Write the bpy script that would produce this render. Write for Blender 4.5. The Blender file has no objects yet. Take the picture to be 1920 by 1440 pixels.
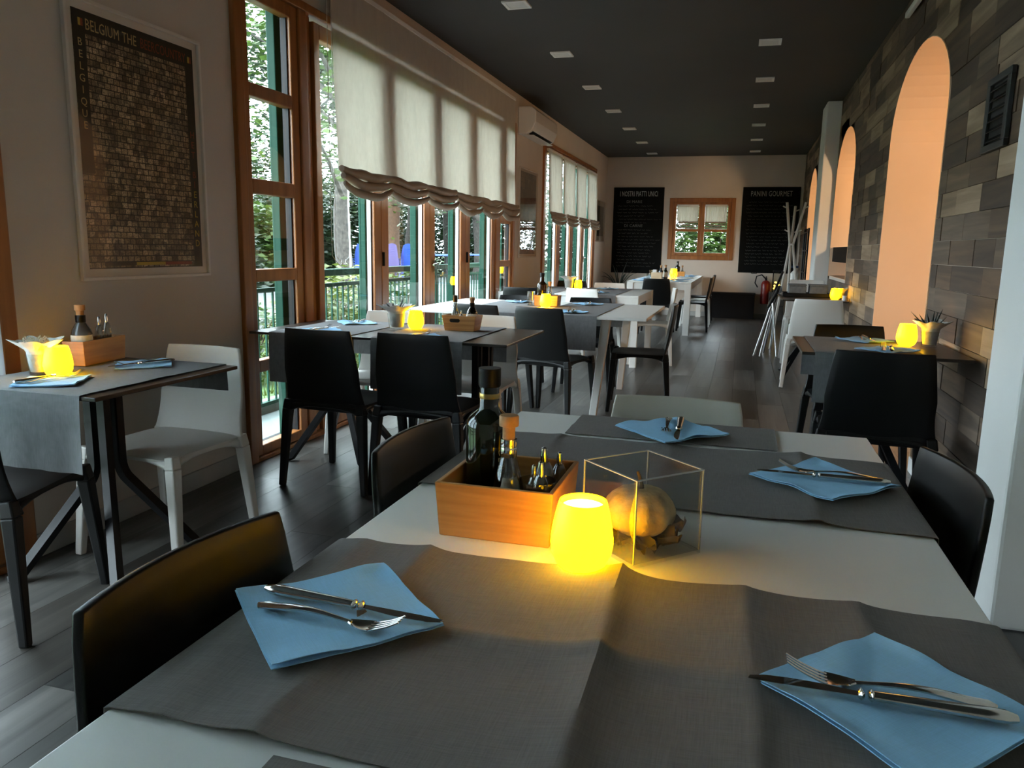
import bpy, bmesh, math, random
from mathutils import Vector, Matrix, noise

random.seed(7)
scene = bpy.context.scene
COL = scene.collection
PI = math.pi

# ------------------------------------------------------------------ camera
EYE = Vector((0.0, 0.0, 1.22))
FPX = 1450.0
_vy = Vector((430, -248, FPX)).normalized()          # room length axis in camera space (x right, y down)
_vd = Vector((-160, 8380, FPX))
_vd = (_vd - _vd.dot(_vy) * _vy).normalized()
_vz = -_vd
_vx = _vy.cross(_vz)
ROT = Matrix((_vx, _vy, _vz))
cam_data = bpy.data.cameras.new('camera')
cam = bpy.data.objects.new('camera', cam_data)
COL.objects.link(cam)
cx, cy, cz = ROT @ Vector((1, 0, 0)), ROT @ Vector((0, -1, 0)), ROT @ Vector((0, 0, -1))
cam.matrix_world = Matrix(((cx.x, cy.x, cz.x, EYE.x), (cx.y, cy.y, cz.y, EYE.y), (cx.z, cy.z, cz.z, EYE.z), (0, 0, 0, 1)))
cam_data.sensor_width = 36.0
cam_data.lens = FPX / 1920.0 * 36.0
cam_data.clip_start = 0.05
cam_data.clip_end = 300
scene.camera = cam

# ------------------------------------------------------------------ world, exposure
world = bpy.data.worlds.new('overcast_sky')
scene.world = world
world.use_nodes = True
wn = world.node_tree.nodes
bg = wn['Background']
bg.inputs['Color'].default_value = (0.80, 0.90, 1.0, 1)
bg.inputs['Strength'].default_value = 11.0
scene.view_settings.view_transform = 'Standard'
scene.view_settings.look = 'None'
scene.view_settings.gamma = 1.0
scene.view_settings.use_curve_mapping = False
scene.view_settings.exposure = 1.10
scene.cycles.use_denoising = True
scene.cycles.max_bounces = 8
scene.cycles.diffuse_bounces = 4
scene.cycles.use_adaptive_sampling = True
scene.cycles.adaptive_threshold = 0.02
scene.cycles.glossy_bounces = 4
scene.cycles.transmission_bounces = 6
scene.cycles.transparent_max_bounces = 16
scene.cycles.sample_clamp_indirect = 12.0
scene.cycles.caustics_reflective = False
scene.cycles.caustics_refractive = False

XL, XR, ZC, YB, YN = -2.556, 1.016, 2.943, 15.15, -2.2
ZT = 0.75


def area_portal(name, loc, rot, sx, sy):
    l = bpy.data.lights.new(name, 'AREA')
    l.shape = 'RECTANGLE'
    l.size, l.size_y = sx, sy
    l.cycles.is_portal = True
    o = bpy.data.objects.new(name, l)
    COL.objects.link(o)
    o.location, o.rotation_euler = loc, rot
    return o


# daylight portals in the window openings (guide the sky light, give none of their own)
area_portal('daylight_portal', (XL - 0.12, 6.17, 1.3), (0, -PI / 2, 0), 2.6, 5.2)
area_portal('daylight_portal', (XL - 0.12, 12.0, 1.3), (0, -PI / 2, 0), 2.6, 3.8)
area_portal('daylight_portal', (XL - 0.12, 0.8, 1.3), (0, -PI / 2, 0), 2.6, 2.8)


# ------------------------------------------------------------------ materials
MATS = {}


def nodes_of(name):
    m = bpy.data.materials.new(name)
    m.use_nodes = True
    nt = m.node_tree
    return m, nt, nt.nodes['Principled BSDF']


def rgb(h):
    """sRGB 0-255 triple to linear"""
    return tuple(((c / 255) / 12.92 if c / 255 <= 0.04045 else ((c / 255 + 0.055) / 1.055) ** 2.4) for c in h)


def mat(name, col, rough=0.5, metal=0.0, var=0.0, vscale=8.0, bump=0.0, bscale=60.0, stretch=(1, 1, 1), spec=0.5, emit=None, estr=0.0, col2=None):
    if name in MATS:
        return MATS[name]
    m, nt, b = nodes_of(name)
    L = nt.links
    b.inputs['Base Color'].default_value = (*col, 1)
    b.inputs['Roughness'].default_value = rough
    b.inputs['Metallic'].default_value = metal
    b.inputs['Specular IOR Level'].default_value = spec
    tc = nt.nodes.new('ShaderNodeTexCoord')
    mp = nt.nodes.new('ShaderNodeMapping')
    mp.inputs['Scale'].default_value = stretch
    L.new(tc.outputs['Object'], mp.inputs['Vector'])
    if var > 0 or col2:
        n = nt.nodes.new('ShaderNodeTexNoise')
        n.inputs['Scale'].default_value = vscale
        n.inputs['Detail'].default_value = 5
        L.new(mp.outputs['Vector'], n.inputs['Vector'])
        r = nt.nodes.new('ShaderNodeValToRGB')
        c2 = col2 or tuple(min(1, c * (1 + var)) for c in col)
        c1 = tuple(c * (1 - var) for c in col)
        r.color_ramp.elements[0].position = 0.3
        r.color_ramp.elements[1].position = 0.7
        r.color_ramp.elements[0].color = (*c1, 1)
        r.color_ramp.elements[1].color = (*c2, 1)
        L.new(n.outputs['Fac'], r.inputs['Fac'])
        L.new(r.outputs['Color'], b.inputs['Base Color'])
    if bump > 0:
        n2 = nt.nodes.new('ShaderNodeTexNoise')
        n2.inputs['Scale'].default_value = bscale
        n2.inputs['Detail'].default_value = 4
        L.new(mp.outputs['Vector'], n2.inputs['Vector'])
        bp = nt.nodes.new('ShaderNodeBump')
        bp.inputs['Strength'].default_value = bump
        bp.inputs['Distance'].default_value = 0.01
        L.new(n2.outputs['Fac'], bp.inputs['Height'])
        L.new(bp.outputs['Normal'], b.inputs['Normal'])
    if emit:
        b.inputs['Emission Color'].default_value = (*emit, 1)
        b.inputs['Emission Strength'].default_value = estr
    MATS[name] = m
    return m


def wood(name, c1, c2, rough=0.45, scale=6.0, axis='Z', dist=3.0, bump=0.05, spec=0.5):
    """straight-grained wood: stretched noise along one axis"""
    if name in MATS:
        return MATS[name]
    m, nt, b = nodes_of(name)
    L = nt.links
    tc = nt.nodes.new('ShaderNodeTexCoord')
    mp = nt.nodes.new('ShaderNodeMapping')
    s = [scale * 6] * 3
    s['XYZ'.index(axis)] = scale * 0.35
    mp.inputs['Scale'].default_value = s
    L.new(tc.outputs['Object'], mp.inputs['Vector'])
    oi = nt.nodes.new('ShaderNodeObjectInfo')
    add = nt.nodes.new('ShaderNodeVectorMath')
    add.operation = 'ADD'
    sc = nt.nodes.new('ShaderNodeVectorMath')
    sc.operation = 'SCALE'
    sc.inputs[0].default_value = (37, 51, 23)
    L.new(oi.outputs['Random'], sc.inputs['Scale'])
    L.new(mp.outputs['Vector'], add.inputs[0])
    L.new(sc.outputs['Vector'], add.inputs[1])
    n = nt.nodes.new('ShaderNodeTexNoise')
    n.inputs['Scale'].default_value = 1.0
    n.inputs['Detail'].default_value = 6
    n.inputs['Distortion'].default_value = dist * 0.15
    L.new(add.outputs['Vector'], n.inputs['Vector'])
    r = nt.nodes.new('ShaderNodeValToRGB')
    r.color_ramp.elements[0].position = 0.3
    r.color_ramp.elements[1].position = 0.72
    r.color_ramp.elements[0].color = (*c1, 1)
    r.color_ramp.elements[1].color = (*c2, 1)
    L.new(n.outputs['Fac'], r.inputs['Fac'])
    L.new(r.outputs['Color'], b.inputs['Base Color'])
    b.inputs['Roughness'].default_value = rough
    b.inputs['Specular IOR Level'].default_value = spec
    if bump:
        bp = nt.nodes.new('ShaderNodeBump')
        bp.inputs['Strength'].default_value = bump
        bp.inputs['Distance'].default_value = 0.01
        L.new(n.outputs['Fac'], bp.inputs['Height'])
        L.new(bp.outputs['Normal'], b.inputs['Normal'])
    MATS[name] = m
    return m


def thin_glass(name, tint=(0.93, 0.97, 0.95), rough=0.0, ior=1.45):
    if name in MATS:
        return MATS[name]
    m = bpy.data.materials.new(name)
    m.use_nodes = True
    nt = m.node_tree
    nt.nodes.clear()
    out = nt.nodes.new('ShaderNodeOutputMaterial')
    tr = nt.nodes.new('ShaderNodeBsdfTransparent')
    tr.inputs['Color'].default_value = (*tint, 1)
    gl = nt.nodes.new('ShaderNodeBsdfGlossy')
    gl.inputs['Roughness'].default_value = rough
    fr = nt.nodes.new('ShaderNodeFresnel')
    fr.inputs['IOR'].default_value = ior
    mx = nt.nodes.new('ShaderNodeMixShader')
    geo = nt.nodes.new('ShaderNodeNewGeometry')       # reflect on the outer faces only: a pane, not a solid block
    inv = nt.nodes.new('ShaderNodeMath')
    inv.operation = 'SUBTRACT'
    inv.inputs[0].default_value = 1.0
    mul = nt.nodes.new('ShaderNodeMath')
    mul.operation = 'MULTIPLY'
    nt.links.new(geo.outputs['Backfacing'], inv.inputs[1])
    nt.links.new(inv.outputs[0], mul.inputs[0])
    nt.links.new(fr.outputs['Fac'], mul.inputs[1])
    nt.links.new(mul.outputs[0], mx.inputs['Fac'])
    nt.links.new(tr.outputs['BSDF'], mx.inputs[1])
    nt.links.new(gl.outputs['BSDF'], mx.inputs[2])
    nt.links.new(mx.outputs['Shader'], out.inputs['Surface'])
    MATS[name] = m
    return m


def cloth(name, col, transl=0.0, weave=900.0, var=0.18, bump=0.15, rough=0.9):
    if name in MATS:
        return MATS[name]
    m, nt, b = nodes_of(name)
    L = nt.links
    b.inputs['Roughness'].default_value = rough
    b.inputs['Specular IOR Level'].default_value = 0.15
    tc = nt.nodes.new('ShaderNodeTexCoord')
    facs = []
    for ax in (0, 1):
        mp = nt.nodes.new('ShaderNodeMapping')
        s = [weave * 0.04] * 3
        s[ax] = weave
        mp.inputs['Scale'].default_value = s
        L.new(tc.outputs['Object'], mp.inputs['Vector'])
        n = nt.nodes.new('ShaderNodeTexNoise')
        n.inputs['Scale'].default_value = 1.0
        n.inputs['Detail'].default_value = 3
        L.new(mp.outputs['Vector'], n.inputs['Vector'])
        facs.append(n)
    ad = nt.nodes.new('ShaderNodeMath')
    ad.operation = 'ADD'
    L.new(facs[0].outputs['Fac'], ad.inputs[0])
    L.new(facs[1].outputs['Fac'], ad.inputs[1])
    hf = nt.nodes.new('ShaderNodeMath')
    hf.operation = 'MULTIPLY'
    hf.inputs[1].default_value = 0.5
    L.new(ad.outputs[0], hf.inputs[0])
    r = nt.nodes.new('ShaderNodeValToRGB')
    r.color_ramp.elements[0].position = 0.3
    r.color_ramp.elements[1].position = 0.7
    r.color_ramp.elements[0].color = (*[c * (1 - var) for c in col], 1)
    r.color_ramp.elements[1].color = (*[min(1, c * (1 + var)) for c in col], 1)
    L.new(hf.outputs[0], r.inputs['Fac'])
    L.new(r.outputs['Color'], b.inputs['Base Color'])
    bp = nt.nodes.new('ShaderNodeBump')
    bp.inputs['Strength'].default_value = bump
    bp.inputs['Distance'].default_value = 0.002
    L.new(hf.outputs[0], bp.inputs['Height'])
    L.new(bp.outputs['Normal'], b.inputs['Normal'])
    if transl > 0:
        t = nt.nodes.new('ShaderNodeBsdfTranslucent')
        L.new(r.outputs['Color'], t.inputs['Color'])
        mx = nt.nodes.new('ShaderNodeMixShader')
        mx.inputs['Fac'].default_value = transl
        L.new(b.outputs['BSDF'], mx.inputs[1])
        L.new(t.outputs['BSDF'], mx.inputs[2])
        L.new(mx.outputs['Shader'], nt.nodes['Material Output'].inputs['Surface'])
    MATS[name] = m
    return m


def leafmat(name, c1, c2, transl=0.35):
    m, nt, b = nodes_of(name)
    L = nt.links
    b.inputs['Roughness'].default_value = 0.55
    tc = nt.nodes.new('ShaderNodeTexCoord')
    n = nt.nodes.new('ShaderNodeTexNoise')
    n.inputs['Scale'].default_value = 2.2
    n.inputs['Detail'].default_value = 3
    L.new(tc.outputs['Object'], n.inputs['Vector'])
    r = nt.nodes.new('ShaderNodeValToRGB')
    r.color_ramp.elements[0].position = 0.35
    r.color_ramp.elements[1].position = 0.68
    r.color_ramp.elements[0].color = (*c1, 1)
    r.color_ramp.elements[1].color = (*c2, 1)
    L.new(n.outputs['Fac'], r.inputs['Fac'])
    L.new(r.outputs['Color'], b.inputs['Base Color'])
    t = nt.nodes.new('ShaderNodeBsdfTranslucent')
    L.new(r.outputs['Color'], t.inputs['Color'])
    mx = nt.nodes.new('ShaderNodeMixShader')
    mx.inputs['Fac'].default_value = transl
    L.new(b.outputs['BSDF'], mx.inputs[1])
    L.new(t.outputs['BSDF'], mx.inputs[2])
    L.new(mx.outputs['Shader'], nt.nodes['Material Output'].inputs['Surface'])
    MATS[name] = m
    return m


def emissive(name, col, strength):
    if name in MATS:
        return MATS[name]
    m = mat(name, tuple(min(0.6, c * 0.5) for c in col), rough=0.5, emit=col, estr=strength)
    return m


PLASTER = mat('cream_plaster', (0.61, 0.535, 0.46), rough=0.85, var=0.03, vscale=3, bump=0.06, bscale=90)
PLASTER_W = mat('white_painted_plaster', (0.74, 0.74, 0.72), rough=0.7, var=0.02, vscale=3)
PEACH = mat('peach_plaster', (0.86, 0.62, 0.42), rough=0.85, var=0.02, vscale=4)
CEIL = mat('charcoal_ceiling_paint', (0.036, 0.036, 0.034), rough=0.75, var=0.06, vscale=2)
SKIRT = mat('pale_skirting', (0.42, 0.40, 0.37), rough=0.5, var=0.05)
FRAME = wood('orange_brown_window_wood', (0.23, 0.080, 0.019), (0.39, 0.15, 0.040), rough=0.38, scale=3, axis='Z')
GREEN = mat('green_exterior_paint', (0.0060, 0.042, 0.026), rough=0.6, var=0.08, spec=0.15)
GLASS = thin_glass('window_pane_glass', (0.93, 0.965, 0.955))
CLEAR = thin_glass('clear_drinking_glass', (0.88, 0.89, 0.88), ior=1.55)
CRYSTAL = thin_glass('sparkling_bottle_glass', (0.80, 0.81, 0.80), rough=0.02, ior=2.1)
POSTERGLASS = thin_glass('poster_glazing', (0.97, 0.97, 0.97))
BLACKP = mat('black_plastic', (0.0040, 0.0042, 0.0045), rough=0.42, bump=0.04, bscale=500, spec=0.26)
WHITEP = mat('white_plastic', (0.68, 0.66, 0.62), rough=0.45, bump=0.03, bscale=500)
SHADEDP = mat('shaded_white_plastic', (0.36, 0.335, 0.28), rough=0.5, bump=0.03, bscale=500)  # white chair plastic with the shade on it put into the colour
WHITET = mat('white_laminate', (0.72, 0.71, 0.68), rough=0.4, var=0.01)
WHITEL = mat('white_lacquer_leg', (0.70, 0.69, 0.66), rough=0.45)
DARKT = wood('dark_brown_laminate', (0.020, 0.014, 0.010), (0.035, 0.025, 0.018), rough=0.28, scale=4, axis='X', bump=0)
BLACKM = mat('black_powder_coated_metal', (0.006, 0.006, 0.007), rough=0.45, spec=0.2)
RUNNER = cloth('grey_brown_woven_runner', (0.175, 0.162, 0.150), transl=0.0, weave=700)
RUNNERL = cloth('light_grey_woven_runner', (0.22, 0.22, 0.225), transl=0.12, weave=700)
NAPKIN = cloth('blue_paper_napkin', (0.33, 0.60, 0.86), weave=900, var=0.08)
STEEL = mat('polished_steel', (0.62, 0.61, 0.60), rough=0.13, metal=1.0)
CHROME = mat('chrome', (0.7, 0.7, 0.7), rough=0.08, metal=1.0)
BAMBOO = wood('bamboo_box_wood', (0.36, 0.15, 0.035), (0.58, 0.29, 0.085), rough=0.4, scale=9, axis='X', dist=1)
BAMBOOY = wood('bamboo_end_wood', (0.36, 0.15, 0.035), (0.58, 0.29, 0.085), rough=0.4, scale=9, axis='Y', dist=1)
LAMPGLOW = emissive('yellow_glowing_wax', (1.0, 0.50, 0.0018), 8.5)
LAMPTOP = emissive('pale_lamp_glow', (1.0, 0.80, 0.30), 3.0)
LAMPCORE = emissive('warm_led_core', (1.0, 0.74, 0.22), 20.0)
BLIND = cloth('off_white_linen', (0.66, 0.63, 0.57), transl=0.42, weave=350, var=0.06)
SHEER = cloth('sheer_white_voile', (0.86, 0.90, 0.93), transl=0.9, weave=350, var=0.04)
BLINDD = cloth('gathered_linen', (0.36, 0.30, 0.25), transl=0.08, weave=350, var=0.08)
CHALK = mat('chalk_white', (0.42, 0.42, 0.40), rough=0.95)
CHALKD = mat('faint_chalk', (0.075, 0.075, 0.070), rough=0.95)
BOARD = mat('blackboard_slate', (0.0055, 0.0058, 0.0055), rough=0.85, var=0.2, vscale=6, spec=0.12)
OILGLASS = mat('dark_green_bottle_glass', (0.006, 0.008, 0.003), rough=0.06, spec=0.7)
CORK = mat('cork_wood_stopper', (0.40, 0.20, 0.08), rough=0.7, var=0.2, vscale=60)
LABELP = mat('cream_paper_label', (0.62, 0.56, 0.46), rough=0.8, var=0.1, vscale=70)
PUMPKIN = mat('pale_pumpkin_skin', (0.52, 0.36, 0.17), rough=0.6, var=0.3, vscale=40, bump=0.3, bscale=90)
DRYLEAF = mat('dried_brown_leaf', (0.060, 0.042, 0.026), rough=0.8, var=0.4, vscale=60)
STRAW = mat('bleached_straw', (0.55, 0.48, 0.34), rough=0.8)
SUCC = mat('dark_succulent_leaf', (0.018, 0.028, 0.020), rough=0.45, var=0.3, vscale=30)
PAPER = mat('crinkled_paper_wrap', (0.55, 0.53, 0.50), rough=0.8, var=0.1, vscale=40, bump=0.4, bscale=60)


# ------------------------------------------------------------------ geometry helpers
class G:
    def __init__(s):
        s.v, s.f, s.mi, s.cur = [], [], [], 0

    def add(s, verts, faces):
        o = len(s.v)
        s.v += [tuple(p) for p in verts]
        for f in faces:
            s.f.append([i + o for i in f])
            s.mi.append(s.cur)
        return s

    def box(s, x0, x1, y0, y1, z0, z1):
        return s.add([(x0, y0, z0), (x1, y0, z0), (x1, y1, z0), (x0, y1, z0), (x0, y0, z1), (x1, y0, z1), (x1, y1, z1), (x0, y1, z1)],
                     [(3, 2, 1, 0), (4, 5, 6, 7), (0, 1, 5, 4), (1, 2, 6, 5), (2, 3, 7, 6), (3, 0, 4, 7)])

    def beam(s, p0, p1, w0, d0, w1=None, d1=None, side=(1, 0, 0)):
        w1 = w0 if w1 is None else w1
        d1 = d0 if d1 is None else d1
        p0, p1 = Vector(p0), Vector(p1)
        t = (p1 - p0).normalized()
        a = Vector(side)
        a = (a - a.dot(t) * t).normalized()
        b = t.cross(a)
        vs = []
        for p, w, d in ((p0, w0, d0), (p1, w1, d1)):
            for i, j in ((-1, -1), (1, -1), (1, 1), (-1, 1)):
                vs.append(p + a * (i * w / 2) + b * (j * d / 2))
        return s.add(vs, [(3, 2, 1, 0), (4, 5, 6, 7), (0, 1, 5, 4), (1, 2, 6, 5), (2, 3, 7, 6), (3, 0, 4, 7)])

    def tube(s, path, r, n=8, caps=True, flat=1.0, square=False):
        pts = [Vector(p) for p in path]
        rs = r if isinstance(r, (list, tuple)) else [r] * len(pts)
        base = len(s.v)
        up = None
        vs = []
        for i, p in enumerate(pts):
            t = (pts[min(i + 1, len(pts) - 1)] - pts[max(i - 1, 0)]).normalized()
            if up is None:
                up = Vector((0, 0, 1)) if abs(t.z) < 0.9 else Vector((1, 0, 0))
            a = (up - up.dot(t) * t)
            if a.length < 1e-6:
                a = t.orthogonal()
            a.normalize()
            up = a
            b = t.cross(a)
            for k in range(n):
                th = 2 * PI * (k + (0.5 if square else 0)) / n
                q = rs[i] * (math.sqrt(2) if square else 1)
                vs.append(p + a * (math.cos(th) * q * flat) + b * (math.sin(th) * q))
        fs = []
        for i in range(len(pts) - 1):
            for k in range(n):
                k2 = (k + 1) % n
                fs.append((i * n + k, i * n + k2, (i + 1) * n + k2, (i + 1) * n + k))
        if caps:
            fs.append(tuple(range(n - 1, -1, -1)))
            m = (len(pts) - 1) * n
            fs.append(tuple(m + k for k in range(n)))
        return s.add(vs, fs)

    def lathe(s, prof, n=24, c=(0, 0, 0), ribs=0, ribamp=0.0, closed=False):
        vs, fs = [], []
        for r, z in prof:
            for k in range(n):
                th = 2 * PI * k / n
                q = r * (1 + ribamp * math.cos(ribs * th)) if ribs else r
                vs.append((c[0] + q * math.cos(th), c[1] + q * math.sin(th), c[2] + z))
        m = len(prof)
        for i in range(m - 1 + (1 if closed else 0)):
            i2 = (i + 1) % m
            for k in range(n):
                k2 = (k + 1) % n
                fs.append((i * n + k, i * n + k2, i2 * n + k2, i2 * n + k))
        if not closed:
            if prof[0][0] > 1e-5:
                fs.append(tuple(range(n - 1, -1, -1)))
            if prof[-1][0] > 1e-5:
                fs.append(tuple((m - 1) * n + k for k in range(n)))
        return s.add(vs, fs)

    def sheet(s, fn, nu, nv, t):
        """thick sheet; fn(u,v) in 0..1 -> point; thickness along local normal"""
        P = [[Vector(fn(i / nu, j / nv)) for j in range(nv + 1)] for i in range(nu + 1)]
        N = []
        for i in range(nu + 1):
            row = []
            for j in range(nv + 1):
                du = P[min(i + 1, nu)][j] - P[max(i - 1, 0)][j]
                dv = P[i][min(j + 1, nv)] - P[i][max(j - 1, 0)]
                nn = du.cross(dv)
                row.append(nn.normalized() if nn.length > 1e-12 else Vector((0, 0, 1)))
            N.append(row)
        vs = [P[i][j] for i in range(nu + 1) for j in range(nv + 1)]
        off = len(vs)
        vs += [P[i][j] - N[i][j] * t for i in range(nu + 1) for j in range(nv + 1)]
        w = nv + 1
        fs = []
        for i in range(nu):
            for j in range(nv):
                a, b, c, d = i * w + j, (i + 1) * w + j, (i + 1) * w + j + 1, i * w + j + 1
                fs.append((a, b, c, d))
                fs.append((d + off, c + off, b + off, a + off))
        for i in range(nu):
            a, b = i * w, (i + 1) * w
            fs.append((a + off, b + off, b, a))
            a, b = i * w + nv, (i + 1) * w + nv
            fs.append((a, b, b + off, a + off))
        for j in range(nv):
            a, b = j, j + 1
            fs.append((a, b, b + off, a + off))
            a, b = nu * w + j, nu * w + j + 1
            fs.append((a + off, b + off, b, a))
        return s.add(vs, fs)

    def prism(s, poly, d):
        """poly: list of 3D points (planar), extruded by vector d"""
        n = len(poly)
        d = Vector(d)
        vs = [Vector(p) for p in poly] + [Vector(p) + d for p in poly]
        fs = [tuple(range(n - 1, -1, -1)), tuple(range(n, 2 * n))]
        for i in range(n):
            j = (i + 1) % n
            fs.append((i, j, n + j, n + i))
        return s.add(vs, fs)

    def mesh(s, name, mats, smooth=None, bevel=0.0, seg=2, fix=True):
        me = bpy.data.meshes.new(name)
        me.from_pydata(s.v, [], s.f)
        if not isinstance(mats, (list, tuple)):
            mats = [mats]
        for m in mats:
            me.materials.append(m)
        if len(mats) > 1:
            me.polygons.foreach_set('material_index', s.mi)
        if bevel or fix:
            bm = bmesh.new()
            bm.from_mesh(me)
            if fix:
                bmesh.ops.recalc_face_normals(bm, faces=bm.faces)
            if bevel:
                es = [e for e in bm.edges if len(e.link_faces) == 2 and e.calc_face_angle(0) > 0.6]
                bmesh.ops.bevel(bm, geom=es, offset=bevel, segments=seg, affect='EDGES', profile=0.5)
            bm.to_mesh(me)
            bm.free()
        if smooth is not None:
            me.shade_smooth()
            me.set_sharp_from_angle(angle=math.radians(smooth))
        return me

    def build(s, name, mats, parent=None, **k):
        return link(name, s.mesh(name, mats, **k), parent)


def link(name, me, parent=None, loc=None, rot=None):
    o = bpy.data.objects.new(name, me)
    COL.objects.link(o)
    if parent:
        o.parent = parent
    if loc is not None:
        o.location = loc
    if rot is not None:
        o.rotation_euler = rot
    return o


CACHE = {}


def cached(key, fn):
    if key not in CACHE:
        CACHE[key] = fn()
    return CACHE[key]


def tag(o, label, cat, group=None):
    o['label'] = label
    o['category'] = cat
    if group:
        o['group'] = group
    return o


def thing(name, label, cat, loc=(0, 0, 0), rz=0.0, group=None):
    o = bpy.data.objects.new(name, None)
    COL.objects.link(o)
    o.empty_display_size = 0.1
    o.location = loc
    o.rotation_euler = (0, 0, rz)
    return tag(o, label, cat, group)


def struct(o):
    o['kind'] = 'structure'
    return o


def stuff(o):
    o['kind'] = 'stuff'
    return o


def text_mesh(txt, size, mats, extrude=0.0006, align='CENTER', squeeze=1.0):
    cu = bpy.data.curves.new('lettering', 'FONT')
    cu.body = txt
    cu.size = size
    cu.extrude = extrude
    cu.align_x = align
    cu.space_character = 1.05
    cu.resolution_u = 2
    ob = bpy.data.objects.new('lettering', cu)
    COL.objects.link(ob)
    dg = bpy.context.evaluated_depsgraph_get()
    me = bpy.data.meshes.new_from_object(ob.evaluated_get(dg))
    bpy.data.objects.remove(ob)
    me.materials.clear()
    me.materials.append(mats)
    if squeeze != 1.0:
        for v in me.vertices:
            v.co.x *= squeeze
    return me


# ================================================================== STRUCTURE
def window_hole_wall():
    """left wall: full-height boxes between the window openings, lintels above them"""
    g = G()
    x0, x1 = XL - 0.30, XL
    top = 2.60
    segs = [(YN, -0.60, 0), (-0.60, 2.21, 1), (2.21, 3.59, 0), (3.59, 8.75, 1), (8.75, 10.10, 0), (10.10, 13.92, 1), (13.92, YB + 0.2, 0)]
    for a, b, w in segs:
        g.box(x0, x1, a, b, top if w else 0.0, ZC + 0.05)
    return g


wall_left = struct(window_hole_wall().build('wall_left', PLASTER))
struct(G().box(XL - 0.3, XR + 3.6, YN - 0.2, YN, 0, ZC).build('wall_near', PLASTER))

# back wall with one small window opening
g = G()
BW = (-1.35, -0.152, 1.055, 2.19)     # x0,x1,z0,z1 of the opening
y0, y1 = YB, YB + 0.25
g.box(XL, BW[0], y0, y1, 0, ZC).box(BW[1], XR + 3.4, y0, y1, 0, ZC).box(BW[0], BW[1], y0, y1, 0, BW[2]).box(BW[0], BW[1], y0, y1, BW[3], ZC)
struct(g.build('wall_far', PLASTER))

struct(G().box(XL - 0.3, XR + 3.6, YN - 0.2, YB + 0.25, ZC, ZC + 0.2).build('ceiling', CEIL))

# ---- right wall: thick plaster wall pierced by three arches, faced with planks
XT = XR + 0.42
ARCHES = [(5.61, 0.85, 2.03, 2.52, 0.0), (9.13, 0.78, 2.05, 2.53, 0.96), (13.07, 0.63, 2.0, 2.50, 0.60)]   # centre y, half width, spring z, apex z, sill z


def arch_z(a, y):
    c, hw, zs, za, sl = a
    t = max(0.0, 1 - ((y - c) / hw) ** 2)
    return zs + (za - zs) * math.sqrt(t)


g = G()
edges = [YN]
for a in ARCHES:
    edges += [a[0] - a[1], a[0] + a[1]]
edges += [YB]
for i in range(0, len(edges), 2):
    g.box(XR, XT, edges[i], edges[i + 1], 0, ZC)
for a in ARCHES:
    c, hw, zs, za, sl = a
    n = 20
    ys = [c - hw * math.cos(PI * k / n) for k in range(n + 1)]
    for k in range(n):
        ya, yb = ys[k], ys[k + 1]
        za_, zb_ = arch_z(a, ya), arch_z(a, yb)
        g.add([(XR, ya, za_), (XR, yb, zb_), (XR, yb, ZC), (XR, ya, ZC), (XT, ya, za_), (XT, yb, zb_), (XT, yb, ZC), (XT, ya, ZC)],
              [(0, 1, 2, 3), (7, 6, 5, 4), (0, 4, 5, 1)])
    if sl > 0:
        g.box(XR, XT, c - hw, c + hw, 0, sl)
wall_right = struct(g.build('wall_right', PLASTER, fix=False))

# plaster lining of each arch (jambs, soffit, sill)
for i, a in enumerate(ARCHES):
    c, hw, zs, za, sl = a
    g = G()
    e = 0.006
    n = 20
    pts = [(c - hw, sl + 0.001), (c - hw, zs)]
    pts += [(c - hw * math.cos(PI * k / n), arch_z(a, c - hw * math.cos(PI * k / n))) for k in range(1, n)]
    pts += [(c + hw, zs), (c + hw, sl + 0.001)]
    inner = []
    for (y, z) in pts:
        f = 1 - e / hw
        inner.append((c + (y - c) * f, sl + 0.002 + (z - sl) * (1 - e / (za - sl)) if z > sl + 0.01 else z))
    for k in range(len(pts) - 1):
        (ya, za_), (yb, zb_) = pts[k], pts[k + 1]
        (yc, zc_), (yd, zd_) = inner[k], inner[k + 1]
        g.add([(XR - 0.016, ya, za_), (XR - 0.016, yb, zb_), (XT, yb, zb_), (XT, ya, za_), (XR - 0.016, yc, zc_), (XR - 0.016, yd, zd_), (XT, yd, zd_), (XT, yc, zc_)],
              [(0, 1, 2, 3), (7, 6, 5, 4), (0, 4, 5, 1), (3, 2, 6, 7)])
    if sl > 0:
        g.box(XR - 0.016, XT, c - hw + e, c + hw - e, sl, sl + e)
    struct(g.build('trim_%d' % (i + 1), PEACH, smooth=30))

# white pilasters
def pilaster(n, x0, ya, yb):
    return struct(G().box(x0, XR + 0.02, ya, yb, 0, ZC).build('trim_%d' % n, PLASTER_W, bevel=0.012))


pilaster(4, 0.871, 2.75, 3.09)
pilaster(5, 0.842, 9.96, 10.5)

# room beyond the arches (its lamps light the arch linings)
NX = 4.4
struct(G().box(NX, NX + 0.2, YN, YB, 0, ZC).build('wall_next_room', PEACH))
struct(G().box(XT, NX, YN, YB, -0.1, 0.0).build('floor_next_room', mat('terracotta_floor', (0.25, 0.15, 0.09), rough=0.5, var=0.1)))

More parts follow.
